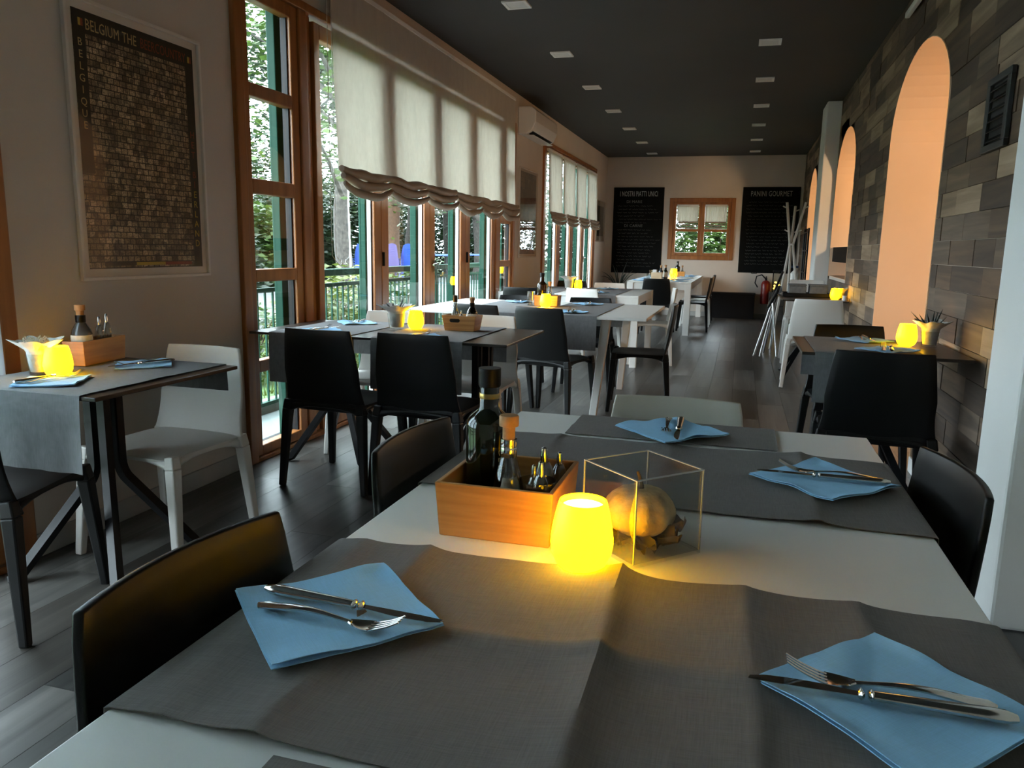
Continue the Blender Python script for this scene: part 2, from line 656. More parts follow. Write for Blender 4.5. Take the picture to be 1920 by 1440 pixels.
# ---- plank facing
PL = [wood('wall_plank_%d' % i, rgb(c1), rgb(c2), rough=0.6, scale=3.2, axis='Y', dist=6, bump=0.25) for i, (c1, c2) in enumerate([
    ((82, 65, 50), (128, 105, 84)), ((108, 88, 69), (156, 132, 108)), ((58, 45, 35), (102, 80, 62)),
    ((74, 60, 49), (118, 100, 84)), ((124, 102, 81), (176, 152, 127)), ((48, 37, 30), (86, 67, 53))])]
RH = 0.1226
Z0 = 2.52 - 20 * RH
rng = random.Random(11)
pieces = []
for r in range(24):
    za, zb = Z0 + r * RH, min(Z0 + (r + 1) * RH, ZC)
    if zb - za < 0.02:
        continue
    y = 3.09 - rng.random() * 0.4
    while y < YB - 0.02:
        ln = rng.choice((0.30, 0.42, 0.42, 0.54, 0.62))
        ya, yb = max(3.0, y), min(y + ln, YB)
        y += ln
        if yb - ya < 0.03:
            continue
        parts = [(ya, yb, None, None)]
        for ai, a in enumerate(ARCHES):
            c, hw, zs, ztop, sl = a
            if za >= ztop - 0.005 or zb <= sl + 0.03:
                continue
            out = []
            for (p, q, l, rr) in parts:
                if q <= c - hw or p >= c + hw:
                    out.append((p, q, l, rr))
                    continue
                if p < c - hw:
                    out.append((p, c - hw, l, ai))
                elif za > zs - RH:
                    out.append((p, c - hw, l, ai))
                if q > c + hw:
                    out.append((c + hw, q, ai, rr))
                elif za > zs - RH:
                    out.append((c + hw, q, ai, rr))
            parts = out
        for p in parts:
            pieces.append((za, zb, p))
    # planks behind the pilasters are simply covered by them


def arch_y(a, z, side):
    c, hw, zs, za, sl = a
    if z <= zs:
        return c + side * hw
    t = min(1.0, (z - zs) / (za - zs))
    return c + side * hw * math.sqrt(max(0, 1 - t * t))


def plank_poly(za, zb, p):
    ya, yb, l, r = p
    gap = 0.0012
    za, zb = za + gap, zb - gap
    zs = [za, zb] if (l is None and r is None) else [za + (zb - za) * k / 4 for k in range(5)]
    left = [(ya + gap if l is None else arch_y(ARCHES[l], z, 1) + 0.002, z) for z in zs]
    right = [(yb - gap if r is None else arch_y(ARCHES[r], z, -1) - 0.002, z) for z in zs]
    L2, R2 = [], []
    for a_, b_ in zip(left, right):
        if b_[0] - a_[0] > 0.004:
            L2.append(a_)
            R2.append(b_)
    if len(L2) < 2:
        return None
    return L2, R2


pieces = [(za, zb, p, pp) for (za, zb, p) in pieces for pp in [plank_poly(za, zb, p)] if pp]
pieces.sort(key=lambda t: min(t[3][0][0][0], t[3][1][0][0]))
far = G()
count = 0
for (za, zb, p, (Lf, Rt)) in pieces:
    tone = rng.choice((0, 0, 1, 2, 2, 3, 3, 4, 5, 5))
    th = rng.choice((0.010, 0.012, 0.014))
    if count < 298:
        simple = p[2] is None and p[3] is None
        y0p, y1p = Lf[0][0], Rt[0][0]
        if simple:
            key = ('plank', round(y1p - y0p, 3), round(zb - za, 3), tone, th)
            w, h = y1p - y0p, Lf[-1][1] - Lf[0][1]
            me = cached(key, lambda: G().box(-th, 0, 0, w, 0, h).mesh('wall_plank', PL[tone]))
            link('wall_plank', me, wall_right, (XR, y0p, Lf[0][1]))
        else:
            poly = [(XR, y, z) for y, z in Lf] + [(XR, y, z) for y, z in reversed(Rt)]
            G().prism(poly, (-th, 0, 0)).build('wall_plank', PL[tone], wall_right)
        count += 1
    else:
        far.cur = tone
        poly = [(XR, y, z) for y, z in Lf] + [(XR, y, z) for y, z in reversed(Rt)]
        far.prism(poly, (-th, 0, 0))
stuff(far.build('distant_wall_planks', PL, wall_right))

# skirtings
struct(G().box(XR - 0.02, XR, 3.09, 4.76, 0, 0.085).box(XR - 0.02, XR, 6.46, 9.96, 0, 0.085).box(XR - 0.02, XR, 10.5, YB, 0, 0.085).build('baseboard_right', PLASTER_W, bevel=0.003))
struct(G().box(XL, XL + 0.015, 2.21, 3.59, 0, 0.09).box(XL, XL + 0.015, 8.75, 10.10, 0, 0.09).box(XL, XL + 0.015, 13.92, YB, 0, 0.09).build('baseboard_left', SKIRT, bevel=0.003))
struct(G().box(XL, XR, YB - 0.015, YB, 0, 0.09).build('baseboard_far', SKIRT, bevel=0.003))

# ---- floor boards
floor = struct(G().box(XL - 0.3, XT, YN, YB + 0.2, -0.12, -0.012).build('floor', mat('floor_screed', (0.02, 0.02, 0.02), rough=0.9)))
FB = [wood('floor_board_%d' % i, rgb(c1), rgb(c2), rough=0.32, scale=3.0, axis='Y', dist=5, bump=0.14, spec=0.65) for i, (c1, c2) in enumerate([
    ((44, 44, 43), (82, 81, 78)), ((36, 36, 36), (66, 66, 64)), ((60, 59, 57), (104, 102, 98)), ((42, 40, 38), (76, 73, 68))])]
FW, FLN = 0.1986, 1.25
for i in range(20):
    x = XL - 0.02 + i * FW
    y = YN - (0.37 * i * 1.7) % FLN
    while y < YB:
        ya, yb = max(y, YN), min(y + FLN, YB)
        y += FLN
        if yb - ya < 0.05 or yb < -0.6:
            continue
        tone = rng.randrange(4)
        ln = round(yb - ya, 3)
        me = cached(('floor', ln, tone), lambda: G().box(0.0008, FW - 0.0008, 0.0008, ln - 0.0008, -0.012, 0).mesh('floor_board', FB[tone]))
        link('floor_board', me, floor, (x, ya, 0))


# ================================================================== WINDOWS
def pane(name, parent, y0, y1, z0, z1, x):
    return G().box(x - 0.004, x + 0.004, y0, y1, z0, z1).build(name, GLASS, parent)


XF0, XF1 = XL - 0.055, XL + 0.022       # frame depth


def rail(g, y0, y1, z0, z1, dx=0.0):
    g.box(XF0 + dx, XF1 - dx, y0, y1, z0, z1)


def handle_part(parent, y, z):
    g = G().box(XF1 - 0.002, XF1 + 0.008, y - 0.014, y + 0.014, z - 0.05, z + 0.05)
    g.tube([(XF1 + 0.006, y, z + 0.02), (XF1 + 0.045, y, z + 0.02), (XF1 + 0.05, y - 0.02, z + 0.02), (XF1 + 0.05, y - 0.12, z + 0.015)], 0.009, n=8)
    return g.build('window_handle', STEEL, parent, smooth=40)


def hinge_part(parent, y, z):
    return G().tube([(XF1 + 0.008, y, z - 0.05), (XF1 + 0.008, y, z + 0.05)], 0.011, n=8).build('hinge', BLACKM, parent, smooth=40)


def leaf(parent, y0, gl0, gl1, y1, z0, z1, handle=None, hinge=False):
    g = G()
    zt, zb = z1 - 0.09, z0 + 0.10
    rail(g, y0 + 0.002, gl0, z0, z1, 0.008)
    rail(g, gl1, y1 - 0.002, z0, z1, 0.008)
    rail(g, gl0, gl1, zt, z1, 0.008)
    rail(g, gl0, gl1, z0, zb, 0.008)
    lf = g.build('window_leaf', FRAME, parent, bevel=0.006)
    pane('pane', lf, gl0 - 0.005, gl1 + 0.005, zb - 0.005, zt + 0.005, XL - 0.02)
    # dark glazing gasket and pale spacer seen along the pane's far edge
    G().box(XL - 0.045, XL - 0.008, gl1 - 0.010, gl1 - 0.001, zb, zt).build('glazing_gasket', BLACKM, lf)
    G().box(XL - 0.038, XL - 0.010, gl1 - 0.016, gl1 - 0.0102, zb, zt).build('glazing_spacer', mat('pale_spacer', (0.6, 0.62, 0.62), rough=0.3), lf)
    if handle:
        handle_part(lf, (y0 + gl0) / 2, 1.05)
    if hinge:
        hinge_part(lf, y1, 1.12)
        hinge_part(lf, y1, 2.2)
        hinge_part(lf, y1, 0.3)
    return lf


def sidelight(parent, y0, gl0, gl1, y1, rails):
    g = G()
    rail(g, y0 + 0.002, gl0, 0.03, 2.55, 0.008)
    rail(g, gl1, y1 - 0.002, 0.03, 2.55, 0.008)
    zs = []
    for a, b in rails:
        rail(g, gl0, gl1, a, b, 0.008)
    lf = g.build('window_leaf', FRAME, parent, bevel=0.006)
    for (a, b), (c, d) in zip(rails[:-1], rails[1:]):
        pane('pane', lf, gl0 - 0.005, gl1 + 0.005, b - 0.005, c + 0.005, XL - 0.02)
        G().box(XL - 0.045, XL - 0.008, gl1 - 0.010, gl1 - 0.001, b, c).build('glazing_gasket', BLACKM, lf)
    return lf


RAILS = [(0.03, 0.086), (0.504, 0.572), (1.007, 1.077), (1.483, 1.564), (1.987, 2.058), (2.48, 2.55)]


def outer_frame(name, y0, y1, z0, z1):
    g = G()
    t = 0.07
    g.box(XF0 - 0.02, XF1 + 0.006, y0, y0 + t, z0, z1).box(XF0 - 0.02, XF1 + 0.006, y1 - t, y1, z0, z1)
    g.box(XF0 - 0.02, XF1 + 0.006, y0 + t, y1 - t, z1 - 0.05, z1).box(XF0 - 0.02, XF1 + 0.006, y0 + t, y1 - t, z0, z0 + 0.028)
    return struct(g.build(name, FRAME, bevel=0.006))


w1 = outer_frame('window_1', 3.585, 8.755, 0.0, 2.605)
sidelight(w1, 3.655, 3.715, 4.125, 4.20, RAILS)
G().box(XF0 - 0.02, XF1 + 0.004, 4.20, 4.285, 0.028, 2.555).box(XF0 - 0.02, XF1 - 0.03, 4.285, 4.38, 0.028, 2.555).build('mullion', FRAME, w1, bevel=0.008)
leaf(w1, 4.38, 4.45, 5.165, 5.277, 0.03, 2.53, hinge=True)
leaf(w1, 5.277, 5.40, 6.102, 6.212, 0.03, 2.53)
leaf(w1, 6.212, 6.327, 6.982, 7.11, 0.03, 2.53, handle=True, hinge=True)
leaf(w1, 7.11, 7.238, 7.933, 8.045, 0.03, 2.53)
G().box(XF0 - 0.02, XF1 + 0.004, 8.047, 8.15, 0.028, 2.555).build('mullion', FRAME, w1, bevel=0.008)
sidelight(w1, 8.15, 8.237, 8.62, 8.683, RAILS)

w2 = outer_frame('window_2', 10.10, 13.92, 0.0, 2.605)
ys = [10.17, 11.065, 11.96, 12.855, 13.85]
for k in range(4):
    leaf(w2, ys[k], ys[k] + 0.11, ys[k + 1] - 0.11, ys[k + 1], 0.03, 2.55, handle=(k in (1, 3)))

w3 = outer_frame('window_3', -0.60, 2.21, 0.0, 2.605)
ys = [-0.53, 0.36, 1.25, 2.14]
for k in range(3):
    leaf(w3, ys[k], ys[k] + 0.10, ys[k + 1] - 0.10, ys[k + 1], 0.03, 2.55)

# far-wall window: two casements, each with two panes
g = G()
x0, x1, z0, z1 = BW
t = 0.075
g.box(x0, x0 + t, YB - 0.03, YB + 0.1, z0, z1).box(x1 - t, x1, YB - 0.03, YB + 0.1, z0, z1).box(x0 + t, x1 - t, YB - 0.03, YB + 0.1, z1 - t, z1).box(x0 + t, x1 - t, YB - 0.03, YB + 0.1, z0, z0 + t)
w4 = struct(g.build('window_4', FRAME, bevel=0.006))
xm = (x0 + x1) / 2
for a, b in ((x0 + t, xm), (xm, x1 - t)):
    g = G()
    q = 0.058
    yy0, yy1 = YB - 0.015, YB + 0.05
    zm = 1.60
    g.box(a + 0.001, a + q, yy0, yy1, z0 + t, z1 - t).box(b - q, b - 0.001, yy0, yy1, z0 + t, z1 - t)
    g.box(a + q, b - q, yy0, yy1, z1 - t - q, z1 - t).box(a + q, b - q, yy0, yy1, z0 + t, z0 + t + q).box(a + q, b - q, yy0, yy1, zm - 0.025, zm + 0.025)
    lf = g.build('window_leaf', FRAME, w4, bevel=0.005)
    G().box(a + q, b - q, YB + 0.015, YB + 0.022, z0 + t + q, zm - 0.025).build('pane', GLASS, lf)
    G().box(a + q, b - q, YB + 0.015, YB + 0.022, zm + 0.025, z1 - t - q).build('pane', GLASS, lf)

# green exterior posts behind the mullions
g = None
for c in (3.70, 4.16, 4.40, 5.235, 5.32, 6.16, 6.27, 7.05, 7.17, 7.99, 8.19, 8.65, 10.2, 11.06, 11.96, 12.85, 13.80, -0.5, 0.36, 1.25, 2.1):
    wd = 0.05 if c in (4.16, 8.65) else 0.03
    o = G().box(XL - 0.135, XL - 0.080, c - wd, c + wd, 0.0, 2.6).build('exterior_post', GREEN, w1 if 3 < c < 9 else (w2 if c > 9 else w3), bevel=0.005)



# ================================================================== CHAIRS
def chair_meshes(colour):
    m = {'black': BLACKP, 'white': WHITEP, 'shaded': SHADEDP}[colour]

    def back():
        def fn(u, v):
            a = 2 * u - 1
            z = 0.400 + 0.415 * v
            hw = 0.236 - 0.050 * v - 0.010 * math.sin(PI * min(1.0, v / 0.5)) * (1 if v < 0.5 else 0)
            cr = max(0.0, (v - 0.93) / 0.07)
            hw -= 0.003 * cr * cr
            y = -0.185 - 0.085 * v + 0.030 * a * a * (0.4 + 0.6 * v) - 0.008 * math.sin(PI * v)
            return (a * hw, y, z)
        return G().sheet(fn, 14, 12, 0.014).mesh('backrest', m, smooth=50, bevel=0.004)

    def seat():
        def fn(u, v):
            a = 2 * u - 1
            hw = 0.218 - 0.016 * (abs(2 * v - 1) ** 6)
            y = -0.195 + 0.415 * v - 0.02 * (abs(a) ** 5) * (1 if v > 0.5 else -0.2)
            z = 0.452 - 0.012 * (1 - a * a) * math.sin(PI * min(1, v * 1.1)) - 0.014 * max(0, (v - 0.85) / 0.15) ** 2 - 0.008 * abs(a) ** 6
            return (a * hw, y, z)
        return G().sheet(fn, 14, 14, 0.016).mesh('seat', m, smooth=50)

    def frame():
        g = G()
        # curved apron under the seat edge, thicker at the corners
        for sx in (-1, 1):
            pts = [(sx * 0.205, -0.185 + 0.385 * k / 8, 0.432 - 0.022 * abs(2 * k / 8 - 1) ** 3) for k in range(9)]
            g.tube(pts, [0.011 + 0.010 * abs(2 * k / 8 - 1) ** 3 for k in range(9)], n=8)
        for y, s in ((-0.190, 1), (0.200, 1)):
            pts = [(-0.205 + 0.41 * k / 8, y, 0.430 - 0.022 * abs(2 * k / 8 - 1) ** 3) for k in range(9)]
            g.tube(pts, [0.011 + 0.010 * abs(2 * k / 8 - 1) ** 3 for k in range(9)], n=8)
        return g.mesh('seat_frame', m, smooth=60)

    def leg(sx, sy):
        def mk():
            fy = -0.222 if sy < 0 else 0.232
            ty = -0.187 if sy < 0 else 0.198
            g = G()
            g.beam((sx * 0.240, fy, 0.0), (sx * 0.213, ty + (fy - ty) * 0.10, 0.40), 0.030, 0.030, 0.044, 0.046)
            g.beam((sx * 0.213, ty + (fy - ty) * 0.10, 0.398), (sx * 0.206, ty, 0.450), 0.044, 0.046, 0.040, 0.040)
            return g.mesh('leg', m, bevel=0.006)
        return mk
    return [('backrest', cached(('cb', colour), back)), ('seat', cached(('cs', colour), seat)), ('seat_frame', cached(('cf', colour), frame))] + \
        [('leg', cached(('cl', colour, a, b), leg(a, b))) for a in (-1, 1) for b in (-1, 1)]


def chair(label, x, y, facing, colour, group, scale=(1, 1, 1), name='dining_chair'):
    """facing: degrees, 0 = sitter looks to +Y (away from the camera)"""
    t = thing(name, label, 'chair', (x, y, 0), math.radians(facing), group)
    t.scale = scale
    for n, me in chair_meshes(colour):
        link(n, me, t)
    return t


GF = 'chairs at the foreground table'
chair('black plastic chair at the near left side of the foreground table, lit orange', -0.435, 0.80, -93, 'black', GF)
chair('black plastic chair at foreground table beside the dark oil bottle', -0.43, 1.52, -93, 'black', GF)
chair('black plastic chair at right side of foreground table beside the white pilaster', 0.185, 1.60, 95, 'black', GF)
chair('white plastic chair, coloured as in shade, at the far end of the foreground table', -0.155, 2.07, 180, 'shaded', GF, scale=(1, 1, 0.965))
GW = 'chairs at the dark table under the framed poster'
chair('white plastic chair against the wall below the framed beer-label poster', -2.17, 2.52, 177, 'white', GW, scale=(1, 1, 0.965))
chair('black plastic chair cut off by the left edge of the picture', -2.295, 1.83, 15, 'black', GW)
GM = 'chairs at the dark table in front of the tall windows'
chair('black chair seen from behind, nearest the tall sidelight window', -1.925, 3.545, -4, 'black', GM)
chair('black chair seen from behind, in front of the egg-shaped lamp', -1.435, 3.555, -3, 'black', GM)
chair('white chair on far side of dark table behind the paper-wrapped plant', -2.04, 4.19, 182, 'white', GM)
chair('white chair on far side of dark table behind the bamboo box with slot handle', -1.45, 4.19, 180, 'white', GM)
GS = 'chairs at the large white table'
chair('black chair seen from behind in front of the white table lamp', -1.26, 5.42, -14, 'black', GS)
chair('black chair seen from behind left of white table, beside the conical bottle', -1.76, 5.50, -12, 'black', GS)
chair('black chair on far side of the large white table, right of the orange box', -1.25, 6.62, 183, 'black', GS, scale=(1, 1, 0.97))
chair('black chair on far side of the large white table, left of the orange box', -1.92, 6.60, 180, 'black', GS, scale=(1, 1, 0.97))
chair('black chair at the aisle end of the large white table, seen from the side', -0.70, 6.02, 96, 'black', GS)
chair('white chair at the aisle end of the second white table, seen from the side', -0.90, 8.55, 98, 'white', GS)
GT = 'chairs at the second white table'
chair('black chair at near side of second white table, close to the window', -2.17, 8.00, 0, 'black', GT)
chair('white chair at near side of second white table, seen from behind', -1.48, 8.16, -20, 'white', GT)
chair('white chair on far side of second white table, in front of far blackboard', -1.52, 9.25, 180, 'white', GT)
chair('black chair on far side of second white table, by the glowing lamp', -2.05, 9.55, 180, 'black', GT)
GL = 'chairs at the long far table'
chair('black chair at the near end of the long far table', -1.15, 11.65, 0, 'black', GL)
chair('black chair first along the aisle side of the long far table', -0.66, 12.35, 92, 'black', GL)
chair('white chair second along the aisle side of the long far table', -0.66, 13.15, 90, 'white', GL)
chair('black chair last along the aisle side of the long far table', -0.66, 14.00, 90, 'black', GL)
GR = 'chairs at the right-hand wall tables'
chair('large black chair seen from behind at the table by the peach arch', 0.625, 3.785, -4, 'black', GR, scale=(1.05, 1.05, 1.0))
chair('black chair on far side of wall table, only its top edge showing', 0.64, 4.56, 184, 'black', GR)
chair('white chair seen from behind at the second wall table', 0.70, 7.62, -3, 'white', GR, scale=(1.08, 1.05, 1.0))
chair('white chair facing us behind the tray of grey boxes', 0.745, 9.28, 180, 'white', GR, scale=(1, 1, 1.12))


# ================================================================== TABLES
def dark_table(label, x0, x1, y0, y1, z, peds, feet=0.24):
    t = thing('dining_table', label, 'table', ((x0 + x1) / 2, (y0 + y1) / 2, 0))
    ox, oy = t.location.x, t.location.y
    G().box(x0 - ox, x1 - ox, y0 - oy, y1 - oy, z - 0.014, z).build('tabletop', DARKT, t, bevel=0.003)
    for (px, py) in peds:
        cx_, cy_ = px - ox, py - oy
        G().box(cx_ - 0.14, cx_ + 0.14, cy_ - 0.14, cy_ + 0.14, z - 0.022, z - 0.0145).build('mounting_plate', BLACKM, t)
        for sx in (-1, 1):
            for sy in (-1, 1):
                pts = [(cx_ + sx * 0.030, cy_ + sy * 0.030, z - 0.022), (cx_ + sx * 0.030, cy_ + sy * 0.030, 0.42)]
                for k in range(1, 6):
                    a = k / 5 * 0.9
                    pts.append((cx_ + sx * (0.030 + 0.045 * (1 - math.cos(a))), cy_ + sy * (0.030 + 0.045 * (1 - math.cos(a))), 0.42 - 0.10 * math.sin(a)))
                pts.append((cx_ + sx * (feet - 0.02), cy_ + sy * (feet - 0.02), 0.020))
                pts.append((cx_ + sx * feet, cy_ + sy * feet, 0.012))
                G().tube(pts, [0.016] * (len(pts) - 1) + [0.012], n=4, square=True).build('leg', BLACKM, t, smooth=30)
    return t


def white_table(label, x0, x1, y0, y1, z, legs='square', apron=0.07, inset=0.0, leg=0.07):
    t = thing('dining_table', label, 'table', ((x0 + x1) / 2, (y0 + y1) / 2, 0))
    ox, oy = t.location.x, t.location.y
    a0, a1, b0, b1 = x0 - ox, x1 - ox, y0 - oy, y1 - oy
    G().box(a0, a1, b0, b1, z - 0.022, z).build('tabletop', WHITET, t, bevel=0.003)
    if apron:
        q = leg
        for (c0, c1, d0, d1) in ((a0 + q, a1 - q, b0 + 0.01, b0 + 0.03), (a0 + q, a1 - q, b1 - 0.03, b1 - 0.01), (a0 + 0.01, a0 + 0.03, b0 + q, b1 - q), (a1 - 0.03, a1 - 0.01, b0 + q, b1 - q)):
            G().box(c0, c1, d0, d1, z - 0.022 - apron, z - 0.022).build('apron', WHITEL, t)
    for sx in (0, 1):
        for sy in (0, 1):
            if legs == 'square':
                xa = a0 if sx == 0 else a1 - leg
                ya = b0 if sy == 0 else b1 - leg
                G().box(xa, xa + leg, ya, ya + leg, 0, z - 0.0222).build('leg', WHITEL, t, bevel=0.004)
            else:
                xa = (a0 + inset) if sx == 0 else (a1 - inset)
                ya = (b0 + 0.12) if sy == 0 else (b1 - 0.12)
                dx = -0.06 if sx else 0.06
                dy = -0.10 if sy == 0 else 0.10
                G().beam((xa + dx, ya + dy, 0), (xa, ya, z - 0.0222), 0.05, 0.045, 0.065, 0.06).build('leg', WHITEL, t, bevel=0.004)
    return t


white_table('large white foreground table laid with grey-brown cloth runners and glowing lamp', -0.588, 0.345, 0.36, 2.135, ZT, apron=0.06)
dark_table('small dark table below the framed poster with hanging grey runner', -2.425, -1.845, 1.85, 2.55, ZT, [(-2.2, 2.24)])
dark_table('dark table in front of tall windows with bamboo box and lamp', -2.525, -1.07, 3.60, 4.36, ZT, [(-2.17, 3.98), (-1.32, 3.98)])
white_table('large white table mid room with splayed legs and orange box', -2.42, -0.60, 5.42, 6.78, ZT, legs='splay', apron=0, inset=0.30)
white_table('second white table with square legs near the far windows', -2.50, -0.985, 8.05, 9.45, ZT)
white_table('long white table at the far end set for a group', -1.58, -0.66, 11.45, 15.0, ZT + 0.02, apron=0.09, leg=0.09)
dark_table('small dark table against plank wall by the peach arch', 0.29, 0.985, 3.66, 4.34, 0.785, [(0.66, 4.0)], feet=0.22)
dark_table('dark wall table with tray of grey boxes and plant', 0.40, 0.985, 7.72, 8.75, 0.785, [(0.70, 8.25)])


# ================================================================== RUNNERS, NAPKINS, CUTLERY
def runner(name, label, ends, span, z, axis, drops=(0.2, 0.2), m=RUNNER, creases=(), mid=None, seed=0, group='cloth table runners', parts=None):
    """strip of cloth; ends = (a,b) along the strip on the table edge, span = (c,d) across; drops hang past the ends"""
    a, b = ends
    c, d = span
    R = 0.007
    path = []
    zt = z + 0.0035
    if drops[0] > 0:
        n = max(2, int(drops[0] / 0.04))
        for k in range(n):
            path.append((a - R, zt - R - drops[0] * (1 - k / n), -1))
        path.append((a - R * 0.7, zt - R * 0.3, 0))
    nm = max(8, int((b - a) / (0.009 if m is RUNNER else 0.03)))
    for k in range(nm + 1):
        path.append((a + (b - a) * k / nm, zt, 1))
    if drops[1] > 0:
        n = max(2, int(drops[1] / 0.04))
        path.append((b + R * 0.7, zt - R * 0.3, 0))
        for k in range(1, n + 1):
            path.append((b + R, zt - R - drops[1] * k / n, -1))
    nv = max(6, int((d - c) / (0.014 if m is RUNNER else 0.04)))

    def fn(u, v):
        i = u * (len(path) - 1)
        k = min(int(i), len(path) - 2)
        f = i - k
        p = path[k][0] * (1 - f) + path[k + 1][0] * f
        h = path[k][1] * (1 - f) + path[k + 1][1] * f
        q = c + (d - c) * v
        on = min(1, max(0, min((p - a) / 0.03, (b - p) / 0.03)))
        w = 0.0
        for (pos, amp) in creases:
            w += amp * math.exp(-abs(p - pos - 0.012 * math.sin(q * 3)) / (0.045 if p < pos else 0.022))
        if mid is not None:
            w += mid[1] * math.exp(-abs(q - mid[0] - 0.01 * (p - a)) / (0.03 if q < mid[0] else 0.016))
        w += 0.0030 * (noise.noise((p * 6 + seed, q * 6, seed)) + 0.25) + 0.0012 * noise.noise((p * 22, q * 22 + seed, 1.0))
        h += max(0.0, w) * on
        if path[k][2] < 0:
            out = 0.008 * math.sin(q * 22 + seed) * (zt - h) / 0.2
            s = -1 if p < (a + b) / 2 else 1
            p += s * abs(out)
        return (p, q, h) if axis == 'X' else (q, p, h)
    if axis == 'X':
        o = G().sheet(fn, len(path) - 1, nv, 0.0012).build(name, m, smooth=40)
    else:
        o = G().sheet(lambda u, v: fn(v, u), nv, len(path) - 1, 0.0012).build(name, m, smooth=40)
    tag(o, label, 'table runner', group)
    return o


runner('table_runner', 'grey-brown runner under the nearest blue napkins, glowing beside lamp', (-0.588, 0.345), (0.575, 1.063), ZT, 'X', (0.16, 0.16),
       creases=[(-0.432, 0.010), (-0.135, 0.018), (0.035, 0.009), (0.18, 0.009), (-0.54, 0.005)], mid=(0.815, 0.008), seed=1)
runner('table_runner', 'dark grey runner across foreground table behind the glass cube', (-0.588, 0.345), (1.385, 1.865), ZT, 'X', (0.16, 0.16),
       creases=[(-0.40, 0.006), (-0.12, 0.006), (0.17, 0.010)], mid=(1.63, 0.005), seed=2)
runner('table_runner', 'dark grey runner over the far end of the foreground table', (1.90, 2.135), (-0.405, 0.115), ZT, 'Y', (0.0, 0.16), creases=[(2.0, 0.002)], seed=3)
runner('table_runner', 'grey runner at the bottom edge of the picture, nearest of all', (0.36, 0.56), (-0.385, 0.17), ZT, 'Y', (0.12, 0.0), creases=[(0.45, 0.002)], seed=4)
runner('table_runner', 'light grey runner hanging over front of small dark table under poster', (1.85, 2.55), (-2.415, -1.90), ZT, 'Y', (0.24, 0.10), m=RUNNERL, creases=[(2.2, 0.003)], mid=(-2.13, 0.003), seed=5)
runner('table_runner', 'grey runner across dark table behind the leftmost black chair back', (3.60, 4.36), (-2.40, -1.93), ZT, 'Y', (0.26, 0.2), m=RUNNERL, mid=(-2.15, 0.002), seed=6)
runner('table_runner', 'grey runner across dark table under the bamboo box', (3.60, 4.36), (-1.80, -1.30), ZT, 'Y', (0.26, 0.2), m=RUNNERL, mid=(-1.55, 0.002), seed=7)
runner('table_runner', 'grey runner hanging over front of large white table, aisle half', (5.42, 6.78), (-1.40, -0.95), ZT, 'Y', (0.24, 0.2), m=RUNNERL, mid=(-1.2, 0.002), seed=8)
runner('table_runner', 'grey runner across large white table, window half', (5.42, 6.78), (-2.02, -1.54), ZT, 'Y', (0.24, 0.2), m=RUNNERL, mid=(-1.8, 0.002), seed=9)
runner('table_runner', 'grey runner across second white table, aisle half', (8.05, 9.45), (-1.75, -1.22), ZT, 'Y', (0.2, 0.2), m=RUNNERL, seed=10)
runner('table_runner', 'grey runner across second white table, window half', (8.05, 9.45), (-2.35, -1.88), ZT, 'Y', (0.2, 0.2), m=RUNNERL, seed=11)
runner('table_runner', 'pale runner hanging from the aisle side of table by peach arch', (3.66, 4.34), (0.345, 0.80), 0.785, 'Y', (0.22, 0.2), m=RUNNERL, seed=12)


def napkin(label, cx_, cy_, ang, z, size=0.205, seed=0, group='blue paper napkins'):
    t = thing('napkin', label, 'napkin', (cx_, cy_, z), math.radians(ang), group)
    s = size / 2

    def layer(h, sh, amp):
        def fn(u, v):
            x, y = -s + size * u, -s + size * v
            w = amp * (noise.noise((x * 9 + seed * 3.1, y * 9, seed)) + 0.35 * noise.noise((x * 25, y * 25 + seed, 2.0)))
            edge = max(abs(x), abs(y)) / s
            return (x * sh, y * sh, h + max(0.0, w) + 0.009 * max(0, edge - 0.80) / 0.20 * max(0, noise.noise((x * 14, seed * 1.7, y * 14)) + 0.2))
        return fn
    G().sheet(layer(0.0035, 1.0, 0.0012), 12, 12, 0.001).build('lower_ply', NAPKIN, t, smooth=40)
    G().sheet(layer(0.0060, 0.99, 0.0068), 28, 28, 0.001).build('upper_ply', NAPKIN, t, smooth=40)
    return t


def fork_meshes():
    def handle():
        def fn(u, v):
            a = 2 * u - 1
            s_ = v
            hw = 0.0105 - 0.0072 * min(1.0, s_ / 0.9) ** 0.8
            if s_ < 0.06:
                hw *= math.sqrt(max(0.04, 1 - (1 - s_ / 0.06) ** 2))
            z = 0.0035 + 0.006 * math.sin(PI * s_ * 0.9) ** 2 + 0.0012 * (1 - a * a)
            return (a * hw, 0.135 * s_, z)
        return G().sheet(fn, 6, 24, 0.0022).mesh('handle', STEEL, smooth=60)

    def zc(s_):       # bowl/tine curve, s in 0..1 over the head
        return 0.0045 - 0.002 * math.sin(PI * min(1, s_ * 1.6)) + 0.016 * max(0, s_ - 0.45) ** 1.6 / 0.55 ** 1.6

    def head():
        g = G()

        def plate(u, v):
            a = 2 * u - 1
            hw = 0.003 + 0.0095 * math.sin(PI / 2 * min(1, v * 1.15))
            return (a * hw, 0.132 + 0.030 * v, zc(v * 0.45) + 0.0012 * a * a)
        g.sheet(plate, 6, 8, 0.0018)
        for k in range(4):
            x = -0.0098 + k * 0.00653
            pts = [(x * (1 - 0.12 * j / 8), 0.160 + 0.042 * j / 8, zc(0.45 + 0.55 * j / 8) - 0.0005) for j in range(9)]
            g.tube(pts, [0.0019 - 0.0008 * j / 8 for j in range(9)], n=6)
        return g.mesh('tines', STEEL, smooth=60)
    return [('handle', cached('fork_h', handle)), ('tines', cached('fork_t', head))]


